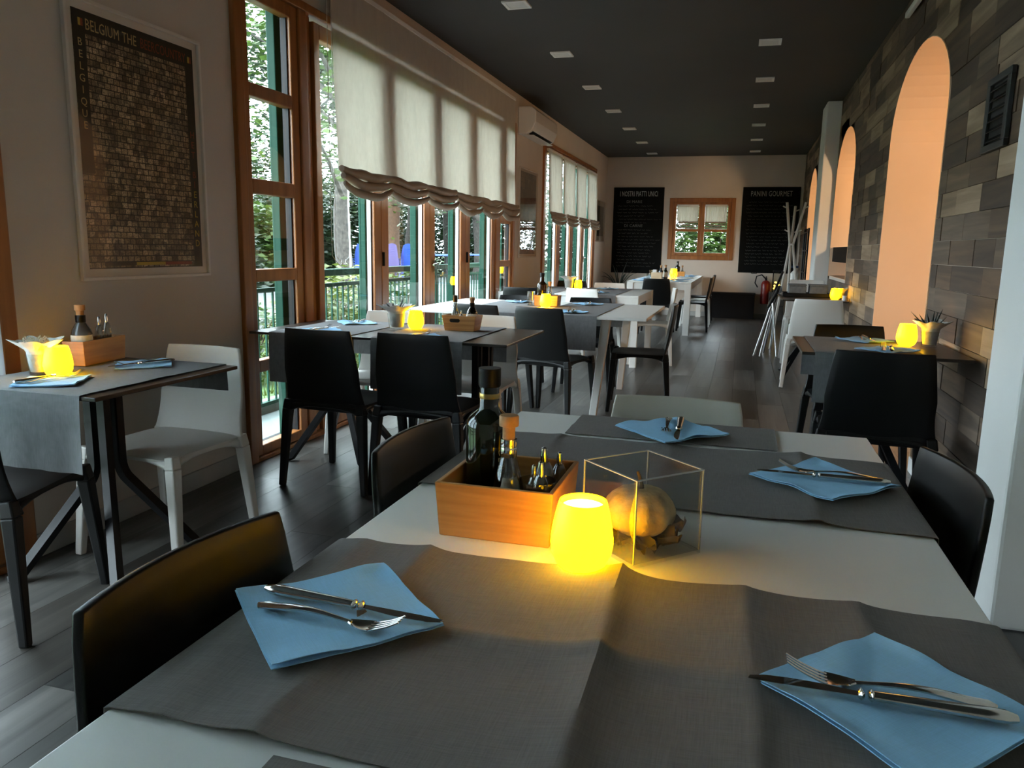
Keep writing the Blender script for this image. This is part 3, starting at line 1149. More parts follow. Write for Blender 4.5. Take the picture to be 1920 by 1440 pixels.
def knife_meshes():
    def handle():
        pts = [(0, 0.13 * k / 14, 0.006) for k in range(15)]
        rs = [0.0045 + 0.0060 * math.sin(PI / 2 * min(1, (k + 0.2) / 2)) - 0.0038 * k / 14 for k in range(15)]
        return G().tube(pts, rs, n=10, flat=0.62).mesh('handle', STEEL, smooth=60)

    def collar():
        g = G()
        for y in (0.128, 0.138):
            g.tube([(0, y, 0.006), (0, y + 0.003, 0.006), (0, y + 0.006, 0.006)], [0.0050, 0.0085, 0.0055], n=12, flat=0.7)
        return g.mesh('bolster', STEEL, smooth=60)

    def blade():
        prof = [(-0.004, 0.142), (0.0045, 0.142), (0.0060, 0.16), (0.0090, 0.185), (0.0095, 0.21), (0.0078, 0.235), (0.003, 0.25), (-0.003, 0.252), (-0.0045, 0.22), (-0.0045, 0.17)]
        return G().prism([(x, y, 0.0048) for x, y in prof], (0, 0, 0.0014)).mesh('blade', STEEL, bevel=0.0004, seg=1)
    return [('handle', cached('kn_h', handle)), ('bolster', cached('kn_c', collar)), ('blade', cached('kn_b', blade))]


def cutlery(kind, label, p0, p1, z, group):
    """p0 = handle end, p1 = tip"""
    ang = math.atan2(p1[1] - p0[1], p1[0] - p0[0]) - PI / 2
    t = thing(kind, label, kind, (p0[0], p0[1], z), ang, group)
    for n, me in (fork_meshes() if kind == 'fork' else knife_meshes()):
        link(n, me, t)
    return t


ZR = ZT + 0.006
ZF = ZT + 0.012     # on the creased foreground runners
napkin('blue napkin with fork and knife, left of the glowing foreground lamp', -0.460, 0.812, 46, ZF, seed=1)
napkin('blue napkin with fork and knife at the bottom right corner', 0.187, 0.815, 46, ZF, seed=2)
napkin('blue napkin with cutlery at right edge of foreground table, near black chair', 0.190, 1.632, 46, ZF, seed=3)
napkin('blue napkin with cutlery at far end of foreground table, behind glass cube', -0.143, 1.975, 44, ZF, seed=4)
ZN = ZR + 0.0095
ZG = ZF + 0.0095
cutlery('knife', 'steel knife on blue napkin left of the foreground lamp', (-0.566, 0.822), (-0.313, 0.808), ZG, 'table knives')
cutlery('fork', 'steel fork on blue napkin left of the foreground lamp', (-0.553, 0.785), (-0.352, 0.772), ZG, 'table forks')
cutlery('knife', 'steel knife on blue napkin at the bottom right corner', (0.288, 0.797), (0.039, 0.796), ZG, 'table knives')
cutlery('fork', 'steel fork on blue napkin at the bottom right corner', (0.277, 0.820), (0.074, 0.822), ZG, 'table forks')
cutlery('knife', 'dark-looking steel knife on napkin at right edge of foreground table', (0.312, 1.622), (0.060, 1.626), ZG, 'table knives')
cutlery('fork', 'steel fork on napkin at right edge of foreground table', (0.305, 1.645), (0.10, 1.668), ZG, 'table forks')
cutlery('knife', 'knife seen end-on at far end of foreground table', (-0.126, 2.085), (-0.118, 1.835), ZG, 'table knives')
cutlery('fork', 'fork seen end-on at far end of foreground table', (-0.158, 2.085), (-0.150, 1.88), ZG, 'table forks')

napkin('blue napkin at the near edge of the small table under the poster', -2.15, 1.985, 30, ZR, 0.19, seed=5)
cutlery('knife', 'knife on napkin in front of the leftmost lamp', (-2.195, 1.885), (-2.165, 2.13), ZN, 'table knives')
cutlery('fork', 'fork on napkin in front of the leftmost lamp', (-2.165, 1.90), (-2.135, 2.10), ZN, 'table forks')
napkin('blue napkin at the wall side of the small table under the poster', -2.14, 2.39, 40, ZR, 0.19, seed=6)
cutlery('knife', 'knife on napkin beside white chair under the poster', (-2.075, 2.475), (-2.165, 2.245), ZN, 'table knives')
cutlery('fork', 'fork on napkin beside white chair under the poster', (-2.10, 2.47), (-2.18, 2.28), ZN, 'table forks')
SET = [
    (-2.16, 3.73, 40, ZR, 'dark window table behind the leftmost black chair back'),
    (-2.18, 4.18, 42, ZR, 'dark window table by its far edge next to the plant'),
    (-1.56, 3.70, 40, ZR, 'dark window table in front of the lamp'),
    (-1.18, 5.62, 40, ZR, 'large white table beside the front black chair'),
    (-1.22, 6.50, 45, ZR, 'large white table by its far aisle corner'),
    (-1.80, 6.45, 45, ZR, 'large white table by its far window corner'),
    (0.66, 3.80, 44, 0.791, 'wall table in front of the lamp by the arch'),
    (0.62, 4.20, 44, 0.791, 'wall table at its far side by the arch'),
    (-1.46, 8.30, 44, ZR, 'second white table near side'),
    (-1.50, 9.20, 44, ZR, 'second white table far side'),
]
for i, (x, y, a, z, where) in enumerate(SET):
    nz = z + 0.0095
    napkin('blue napkin on ' + where, x, y, a, z, 0.195, seed=20 + i)
    r = random.Random(i)
    da = r.uniform(-0.25, 0.25)
    dx, dy = math.sin(da) * 0.11, math.cos(da) * 0.11
    s = 1 if y < {3: 3.98, 4: 4.0}.get(int(y), 6.1 if y < 7 else 8.75) else -1
    cutlery('knife', 'knife on the napkin of ' + where, (x + 0.016 - dx * s, y - dy * s), (x + 0.016 + dx * s, y + dy * s), nz, 'table knives')
    cutlery('fork', 'fork on the napkin of ' + where, (x - 0.016 - dx * s * 0.9, y - dy * s * 0.9), (x - 0.016 + dx * s, y + dy * s), nz, 'table forks')
for side, x in (('window', -1.40), ('aisle', -0.86)):
    for k, y in enumerate((11.75, 12.45, 13.15, 13.85, 14.55)):
        napkin('blue napkin on the %s side of the long far table, %s from its near end' % (side, ('first', 'second', 'third', 'fourth', 'fifth')[k]), x, y, 45, ZT + 0.021, 0.21, seed=50 + k)


# ================================================================== LAMPS
def lamp(label, x, y, z, r=0.046, h=0.104, group='egg-shaped glowing table lamps'):
    t = thing('table_lamp', label, 'lamp', (x, y, z), 0, group)

    def shade():
        k = 1.0
        out = [(0.50, 0.0), (0.66, 0.03), (0.82, 0.10), (0.94, 0.22), (1.0, 0.37), (0.995, 0.46), (0.95, 0.62), (0.87, 0.80), (0.78, 0.96), (0.75, 1.0)]
        inn = [(0.70, 0.995), (0.74, 0.93), (0.86, 0.70), (0.90, 0.45), (0.84, 0.2), (0.5, 0.08), (0.0, 0.08)]
        return G().lathe([(a * r, b * h) for a, b in out + inn], n=32).mesh('shade', LAMPGLOW, smooth=50)
    link('shade', cached(('lamp', r, h), shade), t)
    link('top_glow', cached(('lampd', r, h), lambda: G().lathe([(0.0, 0.90 * h), (0.66 * r, 0.90 * h), (0.66 * r, 0.92 * h), (0.0, 0.925 * h)], n=24).mesh('top_glow', LAMPTOP, smooth=50)), t)  # glowing disc added to imitate the bright open top
    link('light_source', cached(('lampc', r, h), lambda: G().lathe([(0.0, 0.09 * h), (0.55 * r, 0.09 * h), (0.5 * r, 0.2 * h), (0.32 * r, 0.55 * h), (0.0, 0.66 * h)], n=16).mesh('light_source', LAMPCORE, smooth=50)), t)
    return t


lamp('egg-shaped yellow lamp glowing in front of the glass cube', -0.197, 1.066, ZR)
lamp('egg-shaped yellow lamp at the far left under the poster', -2.225, 2.085, ZR)
lamp('egg-shaped yellow lamp on dark window table beside paper-wrapped plant', -1.745, 4.05, ZR)
lamp('egg-shaped yellow lamp before the orange box on the large white table', -1.475, 6.03, ZR)
lamp('egg-shaped yellow lamp on the second white table by far windows', -1.80, 8.93, ZR)
lamp('egg-shaped yellow lamp on the wall table beside the peach arch', 0.785, 4.06, 0.791)
lamp('egg-shaped yellow lamp on the dark wall table beside grey boxes', 0.885, 7.98, 0.787)
lamp('egg-shaped yellow lamp on the long far table below the small window', -1.06, 13.25, ZT + 0.021, r=0.06, h=0.15)


# ================================================================== BOXES, BOTTLES, GLASSES
def caddy(label, cx_, cy_, z, w, d, h, ang=0.0, slot=False, flare=0.94):
    t = thing('bamboo_caddy', label, 'box', (cx_, cy_, z), ang, 'bamboo condiment boxes')
    a, b = w / 2, d / 2
    f = flare
    th = 0.008
    G().box(-a * f + th, a * f - th, -b * f + th, b * f - th, 0.0, 0.006).build('bottom', BAMBOO, t)
    for s in (-1, 1):
        G().add([(-a * f, s * b * f, 0), (a * f, s * b * f, 0), (a, s * b, h), (-a, s * b, h), (-a * f + th, s * (b * f - th), 0), (a * f - th, s * (b * f - th), 0), (a - th, s * (b - th), h), (-a + th, s * (b - th), h)],
                [(0, 1, 2, 3), (4, 5, 6, 7), (0, 1, 5, 4), (1, 2, 6, 5), (2, 3, 7, 6), (3, 0, 4, 7)]).build('side_panel', BAMBOO, t, bevel=0.0015)
        G().add([(s * a * f, -b * f, 0), (s * a * f, b * f, 0), (s * a, b, h), (s * a, -b, h), (s * (a * f - th), -b * f + th, 0), (s * (a * f - th), b * f - th, 0), (s * (a - th), b - th, h), (s * (a - th), -b + th, h)],
                [(0, 1, 2, 3), (4, 5, 6, 7), (0, 1, 5, 4), (1, 2, 6, 5), (2, 3, 7, 6), (3, 0, 4, 7)]).build('end_panel', BAMBOOY, t, bevel=0.0015)
    if slot:
        # oval hand slot: thin black plate painted as the shade inside the hole
        g = G()
        yy = -b * (f + (1 - f) * 0.68) - 0.001
        pts = []
        for k in range(24):
            th_ = 2 * PI * k / 24
            x = 0.012 * math.cos(th_) + (0.018 if math.cos(th_) > 0 else -0.018)
            pts.append((x - w * 0.12, yy, h * 0.68 + 0.011 * math.sin(th_)))
        g.prism(pts, (0, 0.003, 0))
        g.build('slot_shade', BLACKM, t)
    return t


def bottle(label, x, y, z, prof, material, neck=None, cap=None, capmat=CORK, lab=None, labmat=None, n=24, txt=None, name='bottle', group=None):
    t = thing(name, label, 'bottle', (x, y, z), 0, group)
    b = G().lathe(prof, n=n).build('glass_body', material, t, smooth=45)
    if cap:
        G().lathe(cap, n=n).build('stopper', capmat, t, smooth=45)
    if neck:
        G().lathe(neck, n=n).build('collar', STEEL if labmat is None else labmat, b, smooth=45)
    if lab:
        G().lathe(lab, n=n).build('label', LABELP, b, smooth=45)
    return t


# foreground caddy
caddy('bamboo box with oil bottle and shakers on the foreground table', -0.356, 1.233, ZT, 0.198, 0.205, 0.092)
ZB = ZT + 0.0062
OIL = [(0.0, 0.0), (0.036, 0.0), (0.040, 0.006), (0.0405, 0.158), (0.039, 0.166), (0.032, 0.175), (0.021, 0.184), (0.0178, 0.19), (0.0168, 0.225), (0.0, 0.225)]
bt = bottle('tall dark green oil bottle with black cap in the foreground bamboo box', -0.405, 1.262, ZB, OIL, OILGLASS,
            cap=[(0.0, 0.2255), (0.0185, 0.2255), (0.0195, 0.228), (0.0195, 0.258), (0.0, 0.258)], capmat=BLACKM, neck=[(0.0176, 0.205), (0.0182, 0.206), (0.0182, 0.213), (0.0176, 0.214)], labmat=mat('gold_foil', (0.45, 0.30, 0.10), rough=0.3, metal=1.0))
# vertical lettering on the bottle, wrapped at its right front
tm = text_mesh('DE RE', 0.017, mat('bottle_print', (0.42, 0.36, 0.20), rough=0.5), extrude=0.0003)
lt = link('lettering', tm, bt.children[0])
aw = math.radians(-48)
lt.matrix_local = Matrix.Translation((0.0409 * math.cos(aw), 0.0409 * math.sin(aw), 0.098)) @ Matrix.Rotation(aw + PI / 2, 4, 'Z') @ Matrix.Rotation(PI / 2, 4, 'X') @ Matrix.Rotation(-PI / 2, 4, 'Z')
CONE = [(0.0, 0.0), (0.033, 0.0), (0.036, 0.005), (0.0355, 0.02), (0.023, 0.085), (0.0135, 0.122), (0.0125, 0.150), (0.011, 0.150), (0.0115, 0.122), (0.021, 0.084), (0.0335, 0.02), (0.033, 0.005), (0.0, 0.005)]
bc = bottle('clear conical vinegar bottle with wooden stopper in the foreground box', -0.352, 1.205, ZB, CONE, CRYSTAL,
            cap=[(0.0, 0.150), (0.0105, 0.150), (0.0105, 0.170), (0.016, 0.172), (0.0165, 0.176), (0.0165, 0.188), (0.015, 0.190), (0.0, 0.190)],
            neck=[(0.0130, 0.118), (0.0140, 0.119), (0.0142, 0.135), (0.0135, 0.137), (0.0142, 0.139), (0.0142, 0.150), (0.0132, 0.1505)])
G().lathe([(0.0, 0.006), (0.0285, 0.006), (0.0282, 0.019), (0.0265, 0.026), (0.0, 0.026)], n=24).build('vinegar', mat('dark_vinegar', (0.012, 0.006, 0.003), rough=0.1), bc, smooth=45)
# paper tag around its shoulder
G().sheet(lambda u, v: ((0.0285 - 0.0145 * v * 1.0) * math.cos(-2.0 + 2.4 * u), (0.0285 - 0.0145 * v) * math.sin(-2.0 + 2.4 * u), 0.045 + 0.040 * v), 12, 4, 0.0006).build('label', LABELP, bc, smooth=45)


def shaker(label, x, y, z, r=0.017, h=0.045, group='glass shakers', top=True):
    t = thing('glass_shaker', label, 'shaker', (x, y, z), 0, group)
    G().lathe([(0.0, 0.0), (r * 0.86, 0.0), (r, 0.004), (r * 1.02, h * 0.7), (r * 0.85, h * 0.9), (r * 0.5, h), (r * 0.38, h), (r * 0.72, h * 0.88), (r * 0.9, h * 0.68), (r * 0.88, 0.006), (0.0, 0.006)], n=18).build('glass_body', CRYSTAL, t, smooth=45)
    if top:
        G().lathe([(0.0, h * 0.98), (r * 0.36, h * 0.98), (r * 0.40, h * 1.1), (r * 0.30, h * 1.22), (0.0, h * 1.25)], n=12).build('stopper', STEEL, t, smooth=45)
    G().lathe([(0.0, 0.0065), (r * 0.85, 0.0065), (r * 0.86, h * 0.42), (0.0, h * 0.45)], n=14).build('salt', mat('white_salt', (0.7, 0.66, 0.6), rough=0.9), t, smooth=45)
    return t


def tumbler(label, x, y, z, r=0.024, h=0.052, group=None, name='drinking_glass'):
    t = G().lathe([(0.0, 0.0), (r * 0.80, 0.0), (r * 0.82, 0.002), (r, h), (r * 0.94, h), (r * 0.76, 0.005), (0.0, 0.005)], n=24, ribs=0).build(name, CRYSTAL, smooth=45)
    t.location = (x, y, z)
    return tag(t, label, 'glass', group)


tumbler('small fluted glass holding the shakers in the foreground bamboo box', -0.293, 1.172, ZB + 0.0, r=0.031, h=0.094)
shaker('clear glass shaker with brass stopper standing in the small glass', -0.286, 1.166, ZB + 0.006, r=0.014, h=0.098)
shaker('clear glass shaker behind the small glass in the foreground box', -0.300, 1.245, ZB, r=0.018, h=0.105)
shaker('glass shaker at right corner of the foreground bamboo box', -0.283, 1.290, ZB, r=0.014, h=0.09)
shaker('narrow glass shaker leaning inside the small glass, left', -0.302, 1.184, ZB + 0.006, r=0.012, h=0.088)

# glass cube with pumpkin
CUBE_C = (-0.1265, 1.1935)
cube = thing('glass_cube_vase', 'square glass vase holding a pale pumpkin on the foreground table', 'vase', (CUBE_C[0], CUBE_C[1], ZT), math.radians(46.5))
s, hh, w = 0.0675, 0.136, 0.0045
G().box(-s, s, -s, s, 0.0, 0.006).build('glass_base', CLEAR, cube, bevel=0.001)
for (x0, x1, y0, y1) in ((-s, s, -s, -s + w), (-s, s, s - w, s), (-s, -s + w, -s + w, s - w), (s - w, s, -s + w, s - w)):
    G().box(x0, x1, y0, y1, 0.0062, hh).build('glass_wall', CLEAR, cube, bevel=0.0008)
rimm = mat('polished_glass_edge', (0.42, 0.42, 0.40), rough=0.25, spec=0.6)
for (p, q) in (((-s, -s), (s, -s)), ((s, -s), (s, s)), ((s, s), (-s, s)), ((-s, s), (-s, -s))):
    d = Vector((q[0] - p[0], q[1] - p[1], 0)).normalized()
    pa, pb = Vector((p[0], p[1], hh)) , Vector((q[0], q[1], hh))
    n_ = Vector((-d.y, d.x, 0)) * (w / 2)
    G().beam(pa + n_ + d * 0.001, pb + n_ - d * 0.001, w * 0.9, 0.0014, side=(-d.y, d.x, 0)).build('glass_rim', rimm, cube)
    G().beam(Vector((p[0], p[1], 0.006)) + Vector((-p[0], -p[1], 0)).normalized() * 0.0025, Vector((p[0], p[1], hh)) + Vector((-p[0], -p[1], 0)).normalized() * 0.0025, 0.0022, 0.0022).build('glass_corner', rimm, cube)
pk = thing('pumpkin', 'small pale ribbed pumpkin inside the glass cube', 'pumpkin', (CUBE_C[0] - 0.003, CUBE_C[1] + 0.002, ZT + 0.0205))
prof = []
for k in range(15):
    a = -PI / 2 + PI * k / 14
    rr, zz = 0.056 * math.cos(a), 0.040 + 0.042 * math.sin(a)
    if k > 11:
        zz -= 0.006 * (k - 11) / 3
    prof.append((max(0.0, rr), zz))
G().lathe(prof, n=60, ribs=10, ribamp=0.035).build('flesh', PUMPKIN, pk, smooth=60)
G().tube([(0, 0, 0.070), (0.001, 0, 0.082), (-0.002, 0.002, 0.094), (-0.006, 0.002, 0.103)], [0.007, 0.0042, 0.003, 0.0022], n=7).build('stem', DRYLEAF, pk, smooth=50)


def dry_leaf(seed, L=0.05, W=0.03, curl=0.012):
    r = random.Random(seed)

    def fn(u, v):
        a = 2 * u - 1
        hw = W / 2 * math.sin(PI * min(0.98, max(0.02, v))) ** 0.7 * (1 + 0.12 * math.sin(v * 20 + seed))
        return (a * hw, L * (v - 0.5), curl * a * a + 0.010 * math.sin(v * 4 + seed) + 0.004 * math.sin(a * 5 + seed))
    return G().sheet(fn, 6, 10, 0.0008).mesh('leaf', DRYLEAF, smooth=50)


rl = random.Random(5)
bed = thing('dried_leaves', 'bed of dark dried leaves at the bottom of the glass cube', 'leaves', (CUBE_C[0], CUBE_C[1], ZT + 0.008), math.radians(46.5))
for k in range(40):
    o = link('leaf', cached(('dl', k % 6), lambda: dry_leaf(k % 6)), bed)
    x, y = rl.uniform(-0.042, 0.045), rl.uniform(-0.045, 0.042)
    o.location = (x, y, rl.uniform(0.004, 0.012) + (0.034 * rl.random() if x > 0.02 or y < -0.032 else 0))
    o.rotation_euler = (rl.uniform(-0.35, 0.35), rl.uniform(-0.35, 0.35), rl.uniform(0, 6.28))
    o.scale = [rl.uniform(0.6, 1.0)] * 3

# ---- leftmost table: wrapped plant glass, bamboo box with bottle and shakers
def wrapped_plant(label, x, y, z, r=0.036, h=0.075, kind='succulent', seed=0, name='wrapped_plant', spike=1.0):
    """glass with ruffled paper collar and a small plant or moss"""
    t = thing(name, label, 'plant', (x, y, z), seed * 1.3, 'small plants in paper-wrapped glasses')
    G().lathe([(0.0, 0.0), (r * 0.78, 0.0), (r * 0.8, 0.003), (r, h), (r * 0.95, h), (r * 0.74, 0.006), (0.0, 0.006)], n=24).build('glass', CLEAR, t, smooth=45)

    def collar(u, v):
        a = 2 * PI * u
        ruff = 0.25 * math.sin(a * 5 + seed) + 0.18 * math.sin(a * 9 + 2 * seed)
        rr = r * (0.70 + 0.22 * min(1, v / 0.55)) if v < 0.55 else r * (0.92 + (v - 0.55) * (2.0 + 2.2 * ruff))
        zz = 0.012 + h * 1.0 * min(1, v / 0.55) if v < 0.55 else h + 0.012 + (v - 0.55) * 0.075 * (1 + 0.5 * ruff)
        return (rr * math.cos(a), rr * math.sin(a), zz)
    G().sheet(collar, 64, 12, 0.0007).build('paper_collar', PAPER, t, smooth=60)
    rr_ = random.Random(seed)
    if kind == 'succulent':
        for k in range(9):
            a = k * 2.4 + rr_.uniform(-0.2, 0.2)
            tilt = rr_.uniform(0.3, 0.95)
            L_ = rr_.uniform(0.05, 0.085) * spike
            pts = [(math.cos(a) * math.sin(tilt) * L_ * q / 4, math.sin(a) * math.sin(tilt) * L_ * q / 4, h * 0.9 + math.cos(tilt) * L_ * q / 4) for q in range(5)]
            G().tube(pts, [0.004, 0.0065, 0.006, 0.004, 0.0006], n=6, flat=0.6).build('plant_leaf', SUCC, t, smooth=50)
    else:
        g = G()
        for k in range(46):
            a0 = rr_.uniform(0, 6.28)
            pts = []
            R_ = rr_.uniform(0.012, 0.034)
            ph, c0 = rr_.uniform(0, 6), (rr_.uniform(-0.018, 0.018), rr_.uniform(-0.018, 0.018))
            for q in range(8):
                aa = a0 + q * 0.6
                pts.append((c0[0] + R_ * math.cos(aa), c0[1] + R_ * math.sin(aa), h + 0.02 + 0.03 * rr_.random() + 0.012 * math.sin(q + ph)))
            g.tube(pts, 0.0011, n=4)
        stuff(g.build('straw_moss', STRAW, t, smooth=60))
    return t


wrapped_plant('straw moss in paper-wrapped glass behind the leftmost lamp', -2.31, 2.09, ZR, r=0.042, kind='moss', seed=1)
caddy('bamboo box with bottle and shakers under the framed poster', -2.372, 2.40, ZR, 0.085, 0.255, 0.092, ang=math.radians(9))
VIN = [(0.0, 0.0), (0.028, 0.0), (0.030, 0.005), (0.030, 0.088), (0.026, 0.103), (0.016, 0.120), (0.0125, 0.125), (0.0125, 0.147), (0.0, 0.147)]


def vinegar(label, x, y, z, dark=False, sc=1.0, group='corked bottles'):
    m = OILGLASS if dark else mat('smoky_glass', (0.05, 0.055, 0.06), rough=0.08, spec=0.7)
    p = [(a * sc, b * sc) for a, b in VIN]
    return bottle(label, x, y, z, p, m, cap=[(0.0, 0.147 * sc), (0.011 * sc, 0.147 * sc), (0.012 * sc, 0.16 * sc), (0.015 * sc, 0.162 * sc), (0.015 * sc, 0.178 * sc), (0.0, 0.18 * sc)],
                  neck=[(0.0128 * sc, 0.124 * sc), (0.0145 * sc, 0.125 * sc), (0.0145 * sc, 0.146 * sc), (0.0128 * sc, 0.1465 * sc)], labmat=BLACKM,
                  lab=[(0.0301 * sc, 0.03 * sc), (0.0306 * sc, 0.031 * sc), (0.0306 * sc, 0.085 * sc), (0.0301 * sc, 0.086 * sc)], group=group)


ZK = ZR + 0.0065
vinegar('corked bottle with cream label in box under the poster', -2.368, 2.335, ZK, sc=1.22)
shaker('left glass shaker in the box under the poster', -2.372, 2.425, ZK, r=0.017, h=0.135)
shaker('right glass shaker in the box under the poster', -2.382, 2.472, ZK, r=0.017, h=0.14)

# ---- dark window table
wrapped_plant('succulent in ruffled paper-wrapped glass on dark window table', -1.84, 4.0, ZR, r=0.052, h=0.088, seed=2, spike=1.5)
caddy('bamboo box with oval hand slot on dark window table', -1.485, 4.11, ZR, 0.20, 0.13, 0.085, slot=True, flare=0.86)
bottle('clear slim bottle with brown neck in the slotted bamboo box', -1.525, 4.10, ZK, [(a * 0.85, b) for a, b in CONE], CRYSTAL,
       cap=[(0.0, 0.150), (0.011, 0.150), (0.013, 0.152), (0.013, 0.188), (0.0, 0.190)], capmat=mat('brown_neck_foil', (0.07, 0.03, 0.012), rough=0.4), group='corked bottles')
vinegar('dark bottle with patterned label in the slotted bamboo box', -1.435, 4.13, ZK, dark=True, sc=1.0)
shaker('glass shaker between the bottles in the slotted bamboo box', -1.485, 4.09, ZK, r=0.014, h=0.085)
shaker('second glass shaker beside the dark bottle in the slotted box', -1.465, 4.145, ZK, r=0.014, h=0.08)

# ---- large white table
caddy('orange bamboo box behind the lamp on large white table', -1.50, 6.20, ZR, 0.20, 0.14, 0.085)
tumbler('tall clear water glass left of the orange box on large white table', -1.625, 6.14, ZR, r=0.034, h=0.115, group='water glasses')
bottle('dark oil bottle in the orange box on large white table', -1.555, 6.22, ZK, OIL, mat('brown_bottle_glass', (0.012, 0.006, 0.003), rough=0.08), cap=[(0.0, 0.2255), (0.0185, 0.2255), (0.0195, 0.258), (0.0, 0.258)], capmat=BLACKM, group='oil bottles')
bottle('clear conical bottle in the orange box on large white table', -1.49, 6.22, ZK, CONE, CRYSTAL, cap=[(0.0, 0.150), (0.0105, 0.150), (0.016, 0.172), (0.0165, 0.188), (0.0, 0.190)], group='corked bottles')
tumbler('small glass in the orange box on large white table', -1.44, 6.19, ZK, r=0.028, h=0.085)

# ---- second white table
wrapped_plant('white paper-wrapped pot beside lamp on second white table', -1.905, 8.90, ZR, r=0.058, h=0.10, seed=3)

# ---- wall table by the arch
wrapped_plant('succulent with spiky leaves in wrapped glass by the plank wall', 0.885, 4.06, 0.791, r=0.042, h=0.075, seed=4, spike=1.7)
wrapped_plant('small wrapped plant beside lamp on the dark wall table', 0.945, 8.04, 0.787, r=0.034, h=0.06, seed=5)
o = G().lathe([(0.0, 0.0), (0.022, 0.0), (0.022, 0.004), (0.018, 0.03), (0.021, 0.045), (0.0, 0.045)], n=16).build('tealight_holder', mat('white_ceramic', (0.8, 0.8, 0.78), rough=0.2), smooth=40)
o.location = (0.955, 7.85, 0.787)
tag(o, 'small white ceramic holder at the end of the dark wall table', 'holder')
# tray with grey folded boxes
tr = thing('serving_tray', 'black tray on the dark wall table carrying grey boxes', 'tray', (0.66, 8.45, 0.786))
G().box(-0.22, 0.22, -0.13, 0.13, 0, 0.008).build('tray_base', BLACKM, tr)
for (x0, x1, y0, y1) in ((-0.23, 0.23, -0.14, -0.13), (-0.23, 0.23, 0.13, 0.14), (-0.23, -0.22, -0.13, 0.13), (0.22, 0.23, -0.13, 0.13)):
    G().box(x0, x1, y0, y1, 0, 0.035).build('tray_rim', BLACKM, tr, bevel=0.002)
GREYB = mat('grey_felt', (0.13, 0.14, 0.15), rough=0.9, var=0.15, vscale=40)
for k, (x, lab) in enumerate(((-0.09, 'left grey felt box on the black tray'), (0.11, 'right grey felt box on the black tray'))):
    t = thing('felt_box', lab, 'box', (0.66 + x, 8.45, 0.795), 0, 'grey boxes on the tray')
    G().box(-0.085, 0.085, -0.09, 0.09, 0, 0.095).build('box_body', GREYB, t, bevel=0.008)
    G().box(-0.088, 0.088, -0.093, 0.093, 0.0955, 0.112).build('box_lid', GREYB, t, bevel=0.006)

# ---- long far table
o = thing('napkin_crate', 'pale wooden crate of paper napkins on long far table', 'crate', (-1.24, 12.30, ZT + 0.021), 0)
PALEW = wood('pale_birch', (0.50, 0.36, 0.22), (0.66, 0.50, 0.33), scale=8, axis='X')
G().box(-0.075, 0.075, -0.06, 0.06, 0, 0.008).build('bottom', PALEW, o)
for (x0, x1, y0, y1) in ((-0.08, 0.08, -0.065, -0.056), (-0.08, 0.08, 0.056, 0.065), (-0.08, -0.071, -0.056, 0.056), (0.071, 0.08, -0.056, 0.056)):
    G().box(x0, x1, y0, y1, 0, 0.11).build('side_panel', PALEW, o, bevel=0.002)
o2 = G().box(-0.06, 0.0, -0.045, 0.045, 0.009, 0.15).build('paper_napkins', mat('white_paper', (0.75, 0.73, 0.70), rough=0.9), bevel=0.004)
o2.location = o.location
tag(o2, 'white paper napkins standing in the pale crate', 'napkins')
vinegar('dark bottle on long far table beside the pale crate', -1.12, 12.42, ZT + 0.021, dark=True, sc=1.25)
vinegar('clear corked bottle on long far table behind the pale crate', -1.21, 12.62, ZT + 0.021, sc=1.2)
caddy('bamboo box at the far end of the long table', -1.02, 13.95, ZT + 0.021, 0.2, 0.18, 0.09)
bottle('dark oil bottle in the box at far end of the long table', -1.05, 13.93, ZT + 0.0275, OIL, OILGLASS, cap=[(0.0, 0.2255), (0.0185, 0.2255), (0.0195, 0.258), (0.0, 0.258)], capmat=BLACKM, group='oil bottles')
bottle('clear conical bottle in the box at far end of the long table', -0.97, 13.97, ZT + 0.0275, CONE, CRYSTAL, cap=[(0.0, 0.150), (0.0105, 0.150), (0.016, 0.172), (0.0165, 0.188), (0.0, 0.190)], group='corked bottles')
for k, (x, y) in enumerate(((-1.47, 13.6), (-1.3, 11.7), (-0.95, 11.9))):
    tumbler(('water glass at far window side of the long table', 'water glass at near end of long table, left', 'water glass at near end of long table, right')[k], x, y, ZT + 0.021, r=0.035, h=0.11, group='water glasses')


